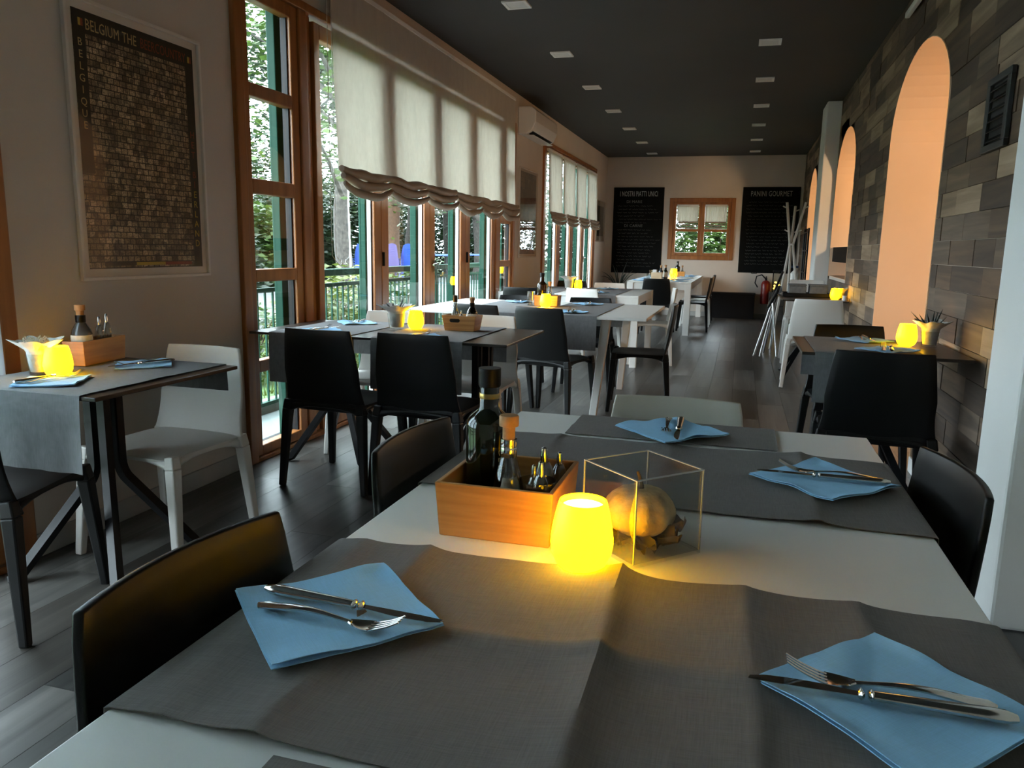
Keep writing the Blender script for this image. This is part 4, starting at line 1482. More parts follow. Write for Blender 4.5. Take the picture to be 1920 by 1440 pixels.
# ================================================================== BLINDS
def roman_blind(label, x, y0, y1, ztop, zbot, nscal, seed, amp=0.05, roll=0.042, group='off-white roman blinds', along='Y', panel=None):
    t = thing('roman_blind', label, 'blind', (0, 0, 0), 0, group)
    hem = zbot + 0.16

    def P(px, py, pz):
        return (px, py, pz) if along == 'Y' else (py, px, pz)

    def scal(f):
        return -amp * abs(math.sin(PI * nscal * f)) ** 0.7

    sgn = 1 if along == 'Y' else -1

    def fn(u, v):
        y = y0 + (y1 - y0) * u
        z = ztop + (hem - 0.02 + 0.5 * scal(u) - ztop) * v
        w = (0.3 + 0.7 * v) * (0.016 * noise.noise((u * 16, v * 0.8, seed)) + 0.010 * noise.noise((u * 34, v * 1.6, seed + 4)))
        edge = 0.006 * v * (1 - min(1, min(u, 1 - u) / 0.05))
        return P(x + sgn * (w + 0.025 * v * v), y + edge * (1 if u < 0.5 else -1), z)
    G().sheet(fn, 110, 16, 0.0015).build('blind_panel', panel or BLIND, t, smooth=60)
    # stacked soft folds at the bottom
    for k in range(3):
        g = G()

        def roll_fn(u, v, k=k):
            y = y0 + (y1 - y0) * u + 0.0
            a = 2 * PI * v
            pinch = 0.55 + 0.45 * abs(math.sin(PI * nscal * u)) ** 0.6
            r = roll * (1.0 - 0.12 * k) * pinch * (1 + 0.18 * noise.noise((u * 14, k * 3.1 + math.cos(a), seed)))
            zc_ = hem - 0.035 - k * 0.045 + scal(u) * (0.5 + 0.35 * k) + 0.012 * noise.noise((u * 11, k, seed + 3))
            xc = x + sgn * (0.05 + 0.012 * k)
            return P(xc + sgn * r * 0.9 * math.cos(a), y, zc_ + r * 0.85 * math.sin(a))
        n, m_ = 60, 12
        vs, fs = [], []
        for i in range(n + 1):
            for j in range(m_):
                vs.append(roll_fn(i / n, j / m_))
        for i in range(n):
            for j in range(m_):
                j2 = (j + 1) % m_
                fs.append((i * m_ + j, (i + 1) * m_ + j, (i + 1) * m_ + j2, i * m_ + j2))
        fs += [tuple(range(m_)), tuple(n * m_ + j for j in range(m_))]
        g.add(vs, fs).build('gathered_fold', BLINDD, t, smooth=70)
    # head batten
    g = G()
    a, b = P(x - sgn * 0.03, y0, ztop), P(x + sgn * 0.004, y1, ztop + 0.03)
    g.box(min(a[0], b[0]), max(a[0], b[0]), min(a[1], b[1]), max(a[1], b[1]), ztop, ztop + 0.03)
    g.build('head_rail', PLASTER_W, t)
    return t


XB = XL + 0.075
bA = roman_blind('wide off-white roman blind over the tall doors, nearest the camera', XB, 4.49, 6.528, 2.80, 1.565, 3, 1)
bB = roman_blind('wide off-white roman blind beside the wall air conditioner', XB, 6.534, 8.52, 2.80, 1.55, 3, 2)
for k, (y0_, y1_) in enumerate(((-0.50, 0.34), (0.38, 1.23), (1.27, 2.12))):  # blinds added to cut and soften window daylight on the foreground table
    roman_blind('%s roman blind added to dim daylight from the window beside the camera' % ('rear', 'middle', 'forward')[k], XF1 + 0.012, y0_, y1_, 2.50, 0.55, 1, 20 + k, amp=0.02, roll=0.018, group='added dimming blinds beside the camera', panel=SHEER)
# pull cords of the near blind
tag_c = thing('blind_cord', 'looped pull cords hanging beside the nearest roman blind', 'cord')
for k, y in enumerate((4.42, 4.47)):
    pts = [(XB + 0.01, y, 2.78 - 0.14 * q) for q in range(12)]
    pts += [(XB + 0.012, y + 0.03 * math.sin(q * 0.5) + 0.02 * q, 1.15 - 0.06 * math.sin(q * 0.45)) for q in range(7)]
    G().tube(pts, 0.0022, n=5).build('cord', PLASTER_W, tag_c, smooth=60)
G().tube([(XB + 0.012, 4.60, 1.12), (XB + 0.012, 4.64, 1.14), (XB + 0.015, 4.66, 1.3), (XB + 0.012, 4.64, 1.58)], 0.0025, n=5).build('cord', PLASTER_W, tag_c, smooth=60)
# cord cleat handle loop on the third door leaf
for k, (y0_, y1_) in enumerate(((10.20, 11.02), (11.12, 11.90), (12.02, 12.80), (12.92, 13.78))):
    roman_blind('%s of the four narrow roman blinds on the far side windows' % ('first', 'second', 'third', 'fourth')[k], XF1 + 0.035, y0_, y1_, 2.48, 1.56, 1, 5 + k, amp=0.03, roll=0.036, group='narrow roman blinds')
xm = (BW[0] + BW[1]) / 2
for k, (a, b) in enumerate(((BW[0] + 0.145, xm - 0.06), (xm + 0.06, BW[1] - 0.145))):
    roman_blind('%s small roman blind in the far-wall window' % ('left', 'right')[k], YB - 0.03, a, b, 2.04, 1.62, 1, 12 + k, amp=0.01, roll=0.02, group='small far window blinds', along='X')


# ================================================================== POSTERS
def label_print(name, cols, bgc, sx, sy):
    """flat print: rows of small coloured labels"""
    m, nt, b = nodes_of(name)
    L = nt.links
    tc = nt.nodes.new('ShaderNodeTexCoord')
    sep = nt.nodes.new('ShaderNodeSeparateXYZ')
    L.new(tc.outputs['Object'], sep.inputs[0])
    cmb = nt.nodes.new('ShaderNodeCombineXYZ')
    L.new(sep.outputs['Y'], cmb.inputs['X'])
    L.new(sep.outputs['Z'], cmb.inputs['Y'])
    br = nt.nodes.new('ShaderNodeTexBrick')
    br.inputs['Scale'].default_value = 1.0
    br.inputs['Brick Width'].default_value = sx
    br.inputs['Row Height'].default_value = sy
    br.inputs['Mortar Size'].default_value = sy * 0.09
    br.inputs['Bias'].default_value = -0.15
    br.inputs['Color1'].default_value = (*cols[0], 1)
    br.inputs['Color2'].default_value = (*cols[1], 1)
    br.inputs['Mortar'].default_value = (*bgc, 1)
    br.offset_frequency = 2
    L.new(cmb.outputs[0], br.inputs['Vector'])
    wn_ = nt.nodes.new('ShaderNodeTexVoronoi')
    wn_.inputs['Scale'].default_value = 1.0 / sx * 1.1
    wn_.distance = 'CHEBYCHEV'
    L.new(cmb.outputs[0], wn_.inputs['Vector'])
    hs = nt.nodes.new('ShaderNodeMix')
    hs.data_type = 'RGBA'
    hs.blend_type = 'MULTIPLY'
    hs.inputs['Factor'].default_value = 0.75
    bw = nt.nodes.new('ShaderNodeRGBToBW')
    L.new(wn_.outputs['Color'], bw.inputs[0])
    rv = nt.nodes.new('ShaderNodeValToRGB')
    rv.color_ramp.elements[0].position = 0.25
    rv.color_ramp.elements[0].color = (0.12, 0.09, 0.06, 1)
    rv.color_ramp.elements[1].position = 0.75
    rv.color_ramp.elements[1].color = (1.3, 1.2, 1.0, 1)
    L.new(bw.outputs[0], rv.inputs['Fac'])
    L.new(br.outputs['Color'], hs.inputs['A'])
    L.new(rv.outputs['Color'], hs.inputs['B'])
    n = nt.nodes.new('ShaderNodeTexNoise')
    n.inputs['Scale'].default_value = 160
    L.new(cmb.outputs[0], n.inputs['Vector'])
    rp = nt.nodes.new('ShaderNodeValToRGB')
    rp.color_ramp.elements[0].position = 0.42
    rp.color_ramp.elements[1].position = 0.55
    L.new(n.outputs['Fac'], rp.inputs['Fac'])
    h2 = nt.nodes.new('ShaderNodeMix')
    h2.data_type = 'RGBA'
    h2.blend_type = 'MULTIPLY'
    h2.inputs['Factor'].default_value = 0.55
    L.new(hs.outputs['Result'], h2.inputs['A'])
    L.new(rp.outputs['Color'], h2.inputs['B'])
    L.new(h2.outputs['Result'], b.inputs['Base Color'])
    b.inputs['Roughness'].default_value = 0.5
    return m


PRINTS = []


def poster(label, y0, y1, z0, z1, border, print_mat, frame_mat, margin_mat, name='framed_poster'):
    t = thing(name, label, 'poster', (XL, (y0 + y1) / 2, (z0 + z1) / 2))
    a, b, c, d = y0 - t.location.y, y1 - t.location.y, z0 - t.location.z, z1 - t.location.z
    f = 0.014
    for (p, q, r_, s_) in ((a, b, d - f, d), (a, b, c, c + f), (a, a + f, c + f, d - f), (b - f, b, c + f, d - f)):
        G().box(0.001, 0.020, p, q, r_, s_).build('frame', frame_mat, t, bevel=0.002)
    G().box(0.001, 0.006, a + f, b - f, c + f, d - f).build('mount', margin_mat, t)
    PRINTS.append(G().box(0.0062, 0.0082, a + border, b - border, c + border, d - border).build('print', print_mat, t))
    G().box(0.0120, 0.0135, a + f, b - f, c + f, d - f).build('glazing', POSTERGLASS, t)
    return t


LP = label_print('beer_label_print', ((0.30, 0.23, 0.15), (0.66, 0.54, 0.40)), (0.030, 0.020, 0.012), 0.034, 0.025)
po = poster('large framed poster of beer labels on the left wall', 2.535, 3.325, 1.055, 2.155, 0.047, LP,
            mat('pale_frame', (0.70, 0.64, 0.57), rough=0.4), mat('cream_mount', (0.78, 0.70, 0.61), rough=0.8))
pr = PRINTS[0]
INKB = mat('dark_print_band', (0.012, 0.010, 0.009), rough=0.5)
GOLD = mat('gold_print', (0.50, 0.38, 0.17), rough=0.6)
REDP = mat('red_print', (0.24, 0.045, 0.02), rough=0.6)
YEL = mat('yellow_print', (0.50, 0.36, 0.05), rough=0.6)
hw, hh = 0.348, 0.503
G().box(0.0083, 0.0086, -hw, hw, hh - 0.085, hh).box(0.0083, 0.0086, -hw, -hw + 0.062, -0.12, hh - 0.085).box(0.0083, 0.0086, hw - 0.055, hw, -hh, hh - 0.085).build('print_band', INKB, pr)
ROTL = Matrix.Rotation(PI / 2, 4, 'Z') @ Matrix.Rotation(PI / 2, 4, 'X')


def wall_text(parent, txt, size, y, z, m, align='CENTER', x=0.0088, squeeze=1.0):
    o = link('lettering', text_mesh(txt, size, m, 0.0002, align, squeeze), parent)
    o.matrix_local = Matrix.Translation((x, y, z)) @ ROTL
    return o


wall_text(pr, 'BELGIUM THE', 0.060, -0.285, hh - 0.068, GOLD, 'LEFT', squeeze=0.72)
wall_text(pr, 'BEERCOUNTRY', 0.060, 0.012, hh - 0.068, REDP, 'LEFT', squeeze=0.66)
for k, ch in enumerate('BELGIQUE'):
    wall_text(pr, ch, 0.042, -hw + 0.032, hh - 0.135 - k * 0.045, GOLD)
for k, ch in enumerate('HET BIERLAND'):
    if ch != ' ':
        wall_text(pr, ch, 0.044, hw - 0.028, 0.10 - k * 0.046, YEL if k > 5 else REDP)
g = G()
for (y, z) in ((-hw + 0.035, hh - 0.045), (hw - 0.03, hh - 0.05)):
    for k, c in enumerate((INKB, YEL, REDP)):
        G().box(0.0087, 0.0090, y - 0.018 + 0.012 * k, y - 0.006 + 0.012 * k, z - 0.014, z + 0.014).build('printed_flag', c, pr)
for k, c in enumerate((mat('brown_print', (0.05, 0.03, 0.015), rough=0.6), YEL, REDP)):
    G().box(0.0083, 0.0087, -0.27 + 0.18 * k, -0.09 + 0.18 * k, -hh + 0.012, -hh + 0.026).build('printed_stripe', c, pr)

BP = label_print('grey_building_print', ((0.10, 0.075, 0.05), (0.15, 0.12, 0.085)), (0.06, 0.045, 0.03), 0.12, 0.06)
p2 = poster('narrow framed print between the windows, mirroring the far window', 8.98, 9.80, 1.10, 2.16, 0.045, BP, mat('tan_frame', (0.48, 0.40, 0.32), rough=0.5), mat('tan_mount', (0.46, 0.38, 0.30), rough=0.8))
p3 = poster('small dark framed print in the far left corner', 14.10, 14.95, 1.36, 2.10, 0.10, mat('dark_olive_print', (0.05, 0.045, 0.03), rough=0.6, var=0.4, vscale=12), mat('beige_frame', (0.42, 0.36, 0.29), rough=0.5), mat('beige_mount', (0.45, 0.40, 0.33), rough=0.8))


# ================================================================== BLACKBOARDS
def blackboard(label, x0, x1, z0, z1, title, heads, seed):
    t = thing('menu_board', label, 'blackboard', ((x0 + x1) / 2, YB, (z0 + z1) / 2), 0, 'chalk menu boards')
    a, b, c, d = x0 - t.location.x, x1 - t.location.x, z0 - t.location.z, z1 - t.location.z
    slate = G().box(a, b, -0.020, -0.001, c, d).build('board', BOARD, t, bevel=0.003)
    R_ = Matrix.Rotation(PI / 2, 4, 'X')

    def tx(s_, size, x, z, m, sq=1.0):
        o = link('chalk_lettering', text_mesh(s_, size, m, 0.0004, 'CENTER', sq), slate)
        o.matrix_local = Matrix.Translation((x, -0.0212, z)) @ R_
    tx(title, 0.135, 0.0, d - 0.165, CHALK, 0.50 if seed == 1 else 0.62)
    r = random.Random(seed)
    g = G()
    z = d - 0.27
    hi = 0
    line = 0
    while z > c + 0.10:
        if line in heads:
            tx(heads[line], 0.075, -0.08 if seed == 1 else 0.05, z - 0.02, mat('soft_chalk', (0.17, 0.17, 0.16), rough=0.95))
            z -= 0.075
        else:
            # illegible handwriting: short wavering chalk strokes
            x = a + 0.07 + r.uniform(0, 0.05)
            xe = b - 0.07 - r.uniform(0, 0.28)
            while x < xe:
                w = r.uniform(0.03, 0.11)
                n = max(3, int(w / 0.012))
                pts = [(x + w * k / n, -0.0208, z + 0.010 * math.sin(k * 2.1 + r.random() * 2)) for k in range(n + 1)]
                g.tube(pts, 0.0035, n=4)
                x += w + r.uniform(0.012, 0.03)
            z -= 0.062
        line += 1
    stuff(g.build('chalk_handwriting', CHALKD, slate))
    return t


blackboard('tall chalk menu board left of the small far window', -2.41, -1.46, 0.78, 2.385, 'I NOSTRI PIATTI UNICI', {0: 'DI MARE', 7: 'DI CARNE'}, 1)
blackboard('tall chalk menu board right of the small far window', -0.04, 0.955, 0.84, 2.385, 'PANINI GOURMET', {}, 2)


# ================================================================== CEILING LIGHTS, AC, VENT
FIX = mat('white_fixture_frame', (0.72, 0.72, 0.70), rough=0.4)
DIF = mat('frosted_diffuser', (0.62, 0.62, 0.60), rough=0.6)
names = ('nearest', 'second', 'third', 'fourth', 'fifth', 'sixth', 'farthest')
for row, x in (('window-side', -1.664), ('aisle-side', 0.116)):
    for k in range(7):
        y = 5.70 + 1.482 * k
        if row == 'aisle-side':
            y = 5.66 + 1.475 * k
        if y > YB - 0.2:
            continue
        t = thing('ceiling_light', '%s square recessed ceiling light of the %s row, unlit' % (names[k], row), 'ceiling light', (x, y, ZC), 0, 'recessed ceiling lights')

        def fr():
            g = G()
            for (a, b, c, d) in ((-0.09, 0.09, -0.09, -0.068), (-0.09, 0.09, 0.068, 0.09), (-0.09, -0.068, -0.068, 0.068), (0.068, 0.09, -0.068, 0.068)):
                g.box(a, b, c, d, -0.012, -0.0005)
            return g.mesh('frame', FIX)
        link('frame', cached('clf', fr), t)
        link('diffuser', cached('cld', lambda: G().box(-0.0675, 0.0675, -0.0675, 0.0675, -0.008, -0.0005).mesh('diffuser', DIF)), t)

ac = thing('air_conditioner', 'white wall air conditioner above the narrow framed print', 'air conditioner', (XL, 9.45, 2.66))
prof = [(0.001, -0.15), (0.11, -0.15), (0.17, -0.115), (0.215, -0.02), (0.215, 0.10), (0.16, 0.15), (0.001, 0.15)]
casing = G().prism([(x, -0.56, z) for x, z in prof], (0, 1.08, 0)).build('casing', mat('ac_white', (0.72, 0.68, 0.62), rough=0.35), ac, bevel=0.01)
G().prism([(0.118, -0.50, -0.1475), (0.165, -0.50, -0.119), (0.160, -0.50, -0.112), (0.114, -0.50, -0.141)], (0, 0.96, 0)).build('air_outlet', BLACKM, casing)
G().box(0.10, 0.175, -0.50, 0.46, -0.163, -0.157).build('louvre', mat('ac_white', (0.72, 0.68, 0.62)), casing)

vt = thing('wall_vent', 'black metal ventilation grille high on the plank wall', 'vent', (XR - 0.015, 3.815, 1.815))
for (p, q, r_, s_) in ((-0.16, 0.16, 0.125, 0.155), (-0.16, 0.16, -0.155, -0.125), (-0.16, -0.115, -0.125, 0.125), (0.115, 0.16, -0.125, 0.125)):
    G().box(-0.02, -0.001, p, q, r_, s_).build('vent_frame', mat('dark_grey_metal', (0.022, 0.024, 0.024), rough=0.5), vt, bevel=0.003)
G().box(-0.004, -0.001, -0.115, 0.115, -0.125, 0.125).build('vent_back', mat('vent_dark', (0.004, 0.004, 0.004), rough=0.8), vt)
for k in range(6):
    z = -0.105 + k * 0.042
    G().add([(-0.018, -0.115, z - 0.008), (-0.018, 0.115, z - 0.008), (-0.005, 0.115, z + 0.010), (-0.005, -0.115, z + 0.010), (-0.017, -0.115, z - 0.010), (-0.017, 0.115, z - 0.010), (-0.004, 0.115, z + 0.008), (-0.004, -0.115, z + 0.008)],
            [(0, 1, 2, 3), (7, 6, 5, 4), (0, 1, 5, 4), (2, 3, 7, 6), (0, 3, 7, 4), (1, 2, 6, 5)]).build('vent_slat', BLACKM, vt)

rd = thing('wall_light_bar', 'slim white light bar at the top of the plank wall', 'light bar', (XR - 0.016, 5.6, 2.80))
G().box(-0.05, -0.02, -0.45, 0.45, -0.02, 0.02).build('bar', FIX, rd, bevel=0.006)
G().box(-0.02, 0.0, -0.04, 0.04, -0.02, 0.02).build('bracket', FIX, rd)

# ================================================================== FAR-END THINGS
bx_ = thing('low_bench', 'low black box bench against the far wall below the window', 'bench', (-0.13, 15.0, 0))
G().box(-0.42, 0.42, -0.10, 0.10, 0.0, 0.44).build('bench_body', BLACKM, bx_, bevel=0.006)
G().box(-0.43, 0.43, -0.11, 0.11, 0.4405, 0.475).build('bench_top', BLACKM, bx_, bevel=0.006)

ex = thing('fire_extinguisher', 'red fire extinguisher on the far wall with black hose', 'extinguisher', (0.47, 15.05, 0.28))
RED = mat('red_enamel', (0.22, 0.014, 0.010), rough=0.3)
G().lathe([(0.0, 0.0), (0.075, 0.0), (0.082, 0.015), (0.082, 0.36), (0.06, 0.41), (0.025, 0.43), (0.0, 0.43)], n=24).build('cylinder', RED, ex, smooth=45)
G().lathe([(0.02, 0.4305), (0.02, 0.47), (0.0, 0.47)], n=12).build('valve', BLACKM, ex, smooth=45)
G().tube([(0.0, -0.01, 0.45), (-0.08, -0.02, 0.53), (-0.17, -0.02, 0.50), (-0.19, -0.02, 0.38), (-0.14, -0.03, 0.30)], 0.012, n=8).build('hose', BLACKM, ex, smooth=60)
G().beam((0, -0.02, 0.475), (0, -0.12, 0.50), 0.02, 0.012).build('handle', BLACKM, ex)
sb = thing('wall_socket', 'small black switch frame beside the fire extinguisher', 'switch', (0.25, YB, 0.87))
for (a, b, c, d) in ((-0.05, 0.05, 0.035, 0.045), (-0.05, 0.05, -0.045, -0.035), (-0.05, -0.04, -0.035, 0.035), (0.04, 0.05, -0.035, 0.035), (-0.005, 0.005, -0.035, 0.035)):
    G().box(a, b, -0.012, -0.001, c, d).build('switch_frame', BLACKM, sb)

st = thing('storage_crate', 'stacked grey crates on the floor beside the extinguisher', 'crate', (0.66, 14.85, 0))
for k in range(2):
    G().box(-0.13, 0.13, -0.12, 0.12, 0.003 + k * 0.26, 0.255 + k * 0.26).build('crate_body', mat('grey_crate', (0.10, 0.095, 0.085), rough=0.7, var=0.2), st, bevel=0.008)
    for z in (0.09, 0.17):
        G().box(-0.131, 0.131, -0.128, -0.1205, z + k * 0.26 - 0.01, z + k * 0.26 + 0.01).build('crate_rib', mat('grey_crate', (0.1, 0.1, 0.1)), st)
ln = thing('lantern', 'lit glass lantern standing on the stacked crates', 'lantern', (0.66, 14.85, 0.518))
G().box(-0.085, 0.085, -0.085, 0.085, 0, 0.02).build('lantern_base', BLACKM, ln)
G().box(-0.085, 0.085, -0.085, 0.085, 0.36, 0.38).build('lantern_top', BLACKM, ln)
for sx in (-1, 1):
    for sy in (-1, 1):
        G().box(sx * 0.078 - 0.006, sx * 0.078 + 0.006, sy * 0.078 - 0.006, sy * 0.078 + 0.006, 0.0202, 0.3598).build('lantern_post', BLACKM, ln)
r = random.Random(3)
for k in range(9):
    o = link('bulb', cached('bulb', lambda: G().lathe([(0.0, -0.016), (0.011, -0.011), (0.016, 0.0), (0.011, 0.011), (0.0, 0.016)], n=10).mesh('bulb', emissive('lantern_bulb_glow', (1.0, 0.62, 0.08), 3.0), smooth=50)), ln)
    o.location = (r.uniform(-0.05, 0.05), r.uniform(-0.05, 0.05), 0.04 + 0.16 * r.random() ** 1.6)
for s_ in (-1, 1):
    G().box(-0.072, 0.072, s_ * 0.080 - 0.001, s_ * 0.080 + 0.001, 0.0202, 0.3598).build('lantern_pane', CLEAR, ln)

# coat stand: crossing pale rods with pegs
ct = thing('coat_stand', 'pale wooden coat stand of crossing rods before right menu board', 'coat stand', (0.60, 10.5, 0))
PALE = wood('pale_ash', (0.46, 0.40, 0.34), (0.60, 0.53, 0.46), scale=5, axis='Z')
for path in (((-0.17, -0.10, 0.0), (-0.018, 0.0, 1.32), (-0.09, 0.0, 1.84)), ((0.22, 0.03, 0.0), (0.018, 0.0, 1.32), (0.135, 0.0, 1.84)), ((0.02, 0.26, 0.0), (0.0, 0.03, 1.32), (0.02, 0.14, 1.80))):
    rod = G().tube(path, 0.016, n=10).build('rod', PALE, ct, smooth=50)
    a_, b_ = Vector(path[1]), Vector(path[2])
    s_ = -1 if b_.x < 0 else 1
    for f in (0.30, 0.86):
        c_ = a_.lerp(b_, f)
        G().tube([c_, c_ + Vector((s_ * 0.055, -0.01, 0.025))], 0.008, n=8).build('peg', PALE, rod, smooth=50)
G().lathe([(0.032, 0.0), (0.036, 0.005), (0.036, 0.02), (0.032, 0.025)], n=16, c=(0.0, 0.01, 1.31)).build('ring', PALE, ct, smooth=50)

# folded high chair with chrome legs, leaning beside the coat stand
hc = thing('folding_stool', 'folded black stool with chrome legs standing in the aisle', 'stool', (0.36, 9.75, 0))
for k, (x0_, x1_, y0_, y1_) in enumerate(((-0.14, 0.03, -0.16, 0.02), (-0.07, 0.05, -0.19, 0.03), (0.06, 0.06, 0.12, 0.04), (-0.02, 0.07, 0.17, 0.02), (0.12, 0.04, -0.10, 0.0))):
    G().tube([(x0_, y0_, 0.0), (x1_, y1_, 0.62), (x1_ + 0.03, y1_, 0.74)], 0.011, n=8).build('leg', CHROME, hc, smooth=50)
G().sheet(lambda u, v: (-0.03 + 0.10 * u + 0.05 * v, -0.16 + 0.30 * v, 0.58 + 0.20 * u + 0.06 * math.sin(PI * v)), 8, 8, 0.03).build('seat', BLACKP, hc, smooth=50, bevel=0.006)
G().tube([(0.03, -0.02, 0.70), (0.08, 0.0, 0.86), (0.13, 0.02, 1.0)], 0.014, n=8).build('back_tube', BLACKM, hc, smooth=50)

# towel rail / folded umbrella group by the third arch
wr = thing('bottle_rack', 'slim black metal rack in front of the third arch', 'rack', (0.90, 11.6, 0))
for x, y in ((-0.05, -0.35), (-0.05, 0.0), (-0.05, 0.35)):
    G().tube([(x, y, 0), (x, y, 1.55)], 0.012, n=8).build('upright', BLACKM, wr, smooth=50)
for z in (0.25, 0.6, 0.95, 1.25, 1.5):
    G().tube([(-0.05, -0.35, z), (-0.05, 0.35, z)], 0.009, n=8).build('crossbar', BLACKM, wr, smooth=50)
hs = thing('spray_bottle', 'white and blue spray bottle on a pedestal beside the coat stand', 'bottle', (0.70, 11.0, 0.0))
G().lathe([(0.0, 0.0), (0.12, 0.0), (0.12, 0.02), (0.03, 0.04), (0.025, 0.78), (0.08, 0.80), (0.08, 0.82), (0.0, 0.82)], n=20).build('pedestal', WHITEL, hs, smooth=40)
G().lathe([(0.0, 0.8205), (0.05, 0.8205), (0.055, 0.83), (0.055, 0.95), (0.02, 0.99), (0.018, 1.02), (0.0, 1.02)], n=18).build('bottle_body', WHITEP, hs, smooth=40)
G().beam((-0.05, 0, 1.035), (0.04, 0, 1.035), 0.03, 0.03, side=(0, 1, 0)).build('spray_head', mat('navy_plastic', (0.012, 0.03, 0.08), rough=0.4), hs, bevel=0.006)

# shelf crossing the second arch
sh = thing('arch_shelf', 'dark brown boxed shelf crossing the second peach arch', 'shelf', (XR + 0.21, 9.13, 1.125))
DKB = wood('dark_walnut', (0.010, 0.005, 0.003), (0.018, 0.009, 0.006), rough=0.8, scale=4, axis='Y', spec=0.15)
G().box(-0.19, 0.19, -0.765, 0.765, 0.0, 0.02).build('shelf_bottom', DKB, sh)
G().box(-0.19, 0.19, -0.765, 0.765, 0.145, 0.165).build('shelf_top', DKB, sh)
G().box(0.17, 0.19, -0.765, 0.765, 0.0202, 0.1448).build('shelf_back', DKB, sh)
G().box(-0.195, -0.1905, -0.765, 0.765, 0.0, 0.165).build('shelf_front', DKB, sh)
for s_ in (-1, 1):
    G().box(-0.19, 0.169, s_ * 0.755 - 0.01, s_ * 0.755 + 0.01, 0.0202, 0.1448).build('shelf_side', DKB, sh)

# potted palm in the far left corner
pp = thing('potted_palm', 'dark leafy palm in a grey pot in the far left corner', 'plant', (-2.18, 14.65, 0))
G().lathe([(0.0, 0.0), (0.10, 0.0), (0.15, 0.40), (0.155, 0.42), (0.14, 0.42), (0.10, 0.38), (0.0, 0.38)], n=24).build('pot', mat('grey_pot', (0.16, 0.15, 0.14), rough=0.6), pp, smooth=40)
PALM = mat('dark_palm_green', (0.012, 0.025, 0.012), rough=0.5, var=0.3, vscale=12)
r = random.Random(9)
for k in range(14):
    a = k * 2.4
    L_ = r.uniform(0.35, 0.6)
    lean = r.uniform(0.35, 1.0)
    pts = []
    for q in range(7):
        s_ = q / 6
        pts.append((math.cos(a) * L_ * s_ * math.sin(lean * (0.4 + 0.6 * s_)), math.sin(a) * 0.6 * L_ * s_ * math.sin(lean * (0.4 + 0.6 * s_)), 0.38 + L_ * 1.2 * s_ * math.cos(lean * s_)))
    G().tube(pts, [0.006, 0.026, 0.040, 0.044, 0.036, 0.020, 0.003], n=6, flat=0.2).build('frond', PALM, pp, smooth=50)


# ================================================================== NEXT ROOM LAMPS (behind the arches)
def pendant(label, x, y, z, power):
    t = thing('pendant_lamp', label, 'lamp', (x, y, z), 0, 'pendant lamps in the next room')
    G().lathe([(0.0, -0.14), (0.08, -0.115), (0.13, -0.05), (0.14, 0.0), (0.13, 0.05), (0.08, 0.115), (0.03, 0.138), (0.0, 0.14)], n=24).build('globe', emissive('warm_globe_glow', (1.0, 0.66, 0.36), power), t, smooth=50)
    G().tube([(0, 0, 0.1395), (0, 0, ZC - z)], 0.006, n=6).build('cable', BLACKM, t)
    return t


pendant('warm globe pendant in the room beyond the first arch', 2.35, 4.3, 2.05, 92.0)
pendant('warm globe pendant in the room beyond the second arch', 2.35, 7.9, 2.05, 92.0)
pendant('warm globe pendant in the room beyond the third arch', 2.35, 11.6, 2.05, 92.0)

# ================================================================== OUTSIDE
GRASS = mat('lawn_green', (0.035, 0.075, 0.016), rough=0.95, var=0.35, vscale=3)
gr = struct(G().box(-90, XL - 0.31, -20, 120, -0.40, -0.25).box(XL - 0.30, 30, YB + 0.26, 120, -0.40, -0.25).build('ground', GRASS))
deck = struct(G().box(-3.40, XL - 0.30, YN, 17.0, -0.249, -0.02).build('terrace_deck', mat('grey_green_decking', (0.12, 0.15, 0.145), rough=0.5, var=0.15, vscale=3)))
struct(G().box(-3.42, -3.28, YN, 17.0, -0.0195, 0.05).build('terrace_kerb', mat('concrete_kerb', (0.12, 0.14, 0.13), rough=0.8, var=0.1)))

rl_ = thing('railing', 'dark green metal railing along the terrace outside the windows', 'railing', (-3.24, 0, 0))
G().box(-0.035, 0.035, 0.0, 16.5, 0.965, 1.02).build('top_rail', GREEN, rl_, bevel=0.006)
G().box(-0.018, 0.018, 0.0, 16.5, 0.875, 0.905).build('second_rail', GREEN, rl_)
G().box(-0.018, 0.018, 0.0, 16.5, 0.06, 0.085).build('bottom_rail', GREEN, rl_)
me = G().box(-0.006, 0.006, -0.006, 0.006, 0.0852, 0.8748).mesh('baluster', GREEN)
y = 3.4
while y < 16.4:
    link('baluster', me, rl_, (0, y, 0))
    y += 0.095
me = G().box(-0.025, 0.025, -0.025, 0.025, -0.0195, 0.964).mesh('railing_post', GREEN)
for y in (0.6, 2.4, 4.2, 8.05, 11.9, 15.7):
    link('railing_post', me, rl_, (0.0, y, 0))


def leaf_cloud(n, centre_fn, size, rnd, droop=0.3):
    """n leaf quads, folded along the midrib"""
    vs, fs = [], []
    for _ in range(n):
        c = centre_fn(rnd)
        s_ = size * rnd.uniform(0.6, 1.35)
        a = rnd.uniform(0, 2 * PI)
        d = Vector((math.cos(a), math.sin(a), -rnd.uniform(-0.3, 0.9) * droop)).normalized()
        nrm = Vector((rnd.gauss(0, 0.6), rnd.gauss(0, 0.6), 1)).normalized()
        w = d.cross(nrm).normalized() * (s_ * 0.32)
        p = Vector(c)
        o = len(vs)
        vs += [p, p + d * (s_ * 0.5) + w, p + d * s_, p + d * (s_ * 0.5) - w]
        fs.append((o, o + 1, o + 2, o + 3))
    return vs, fs


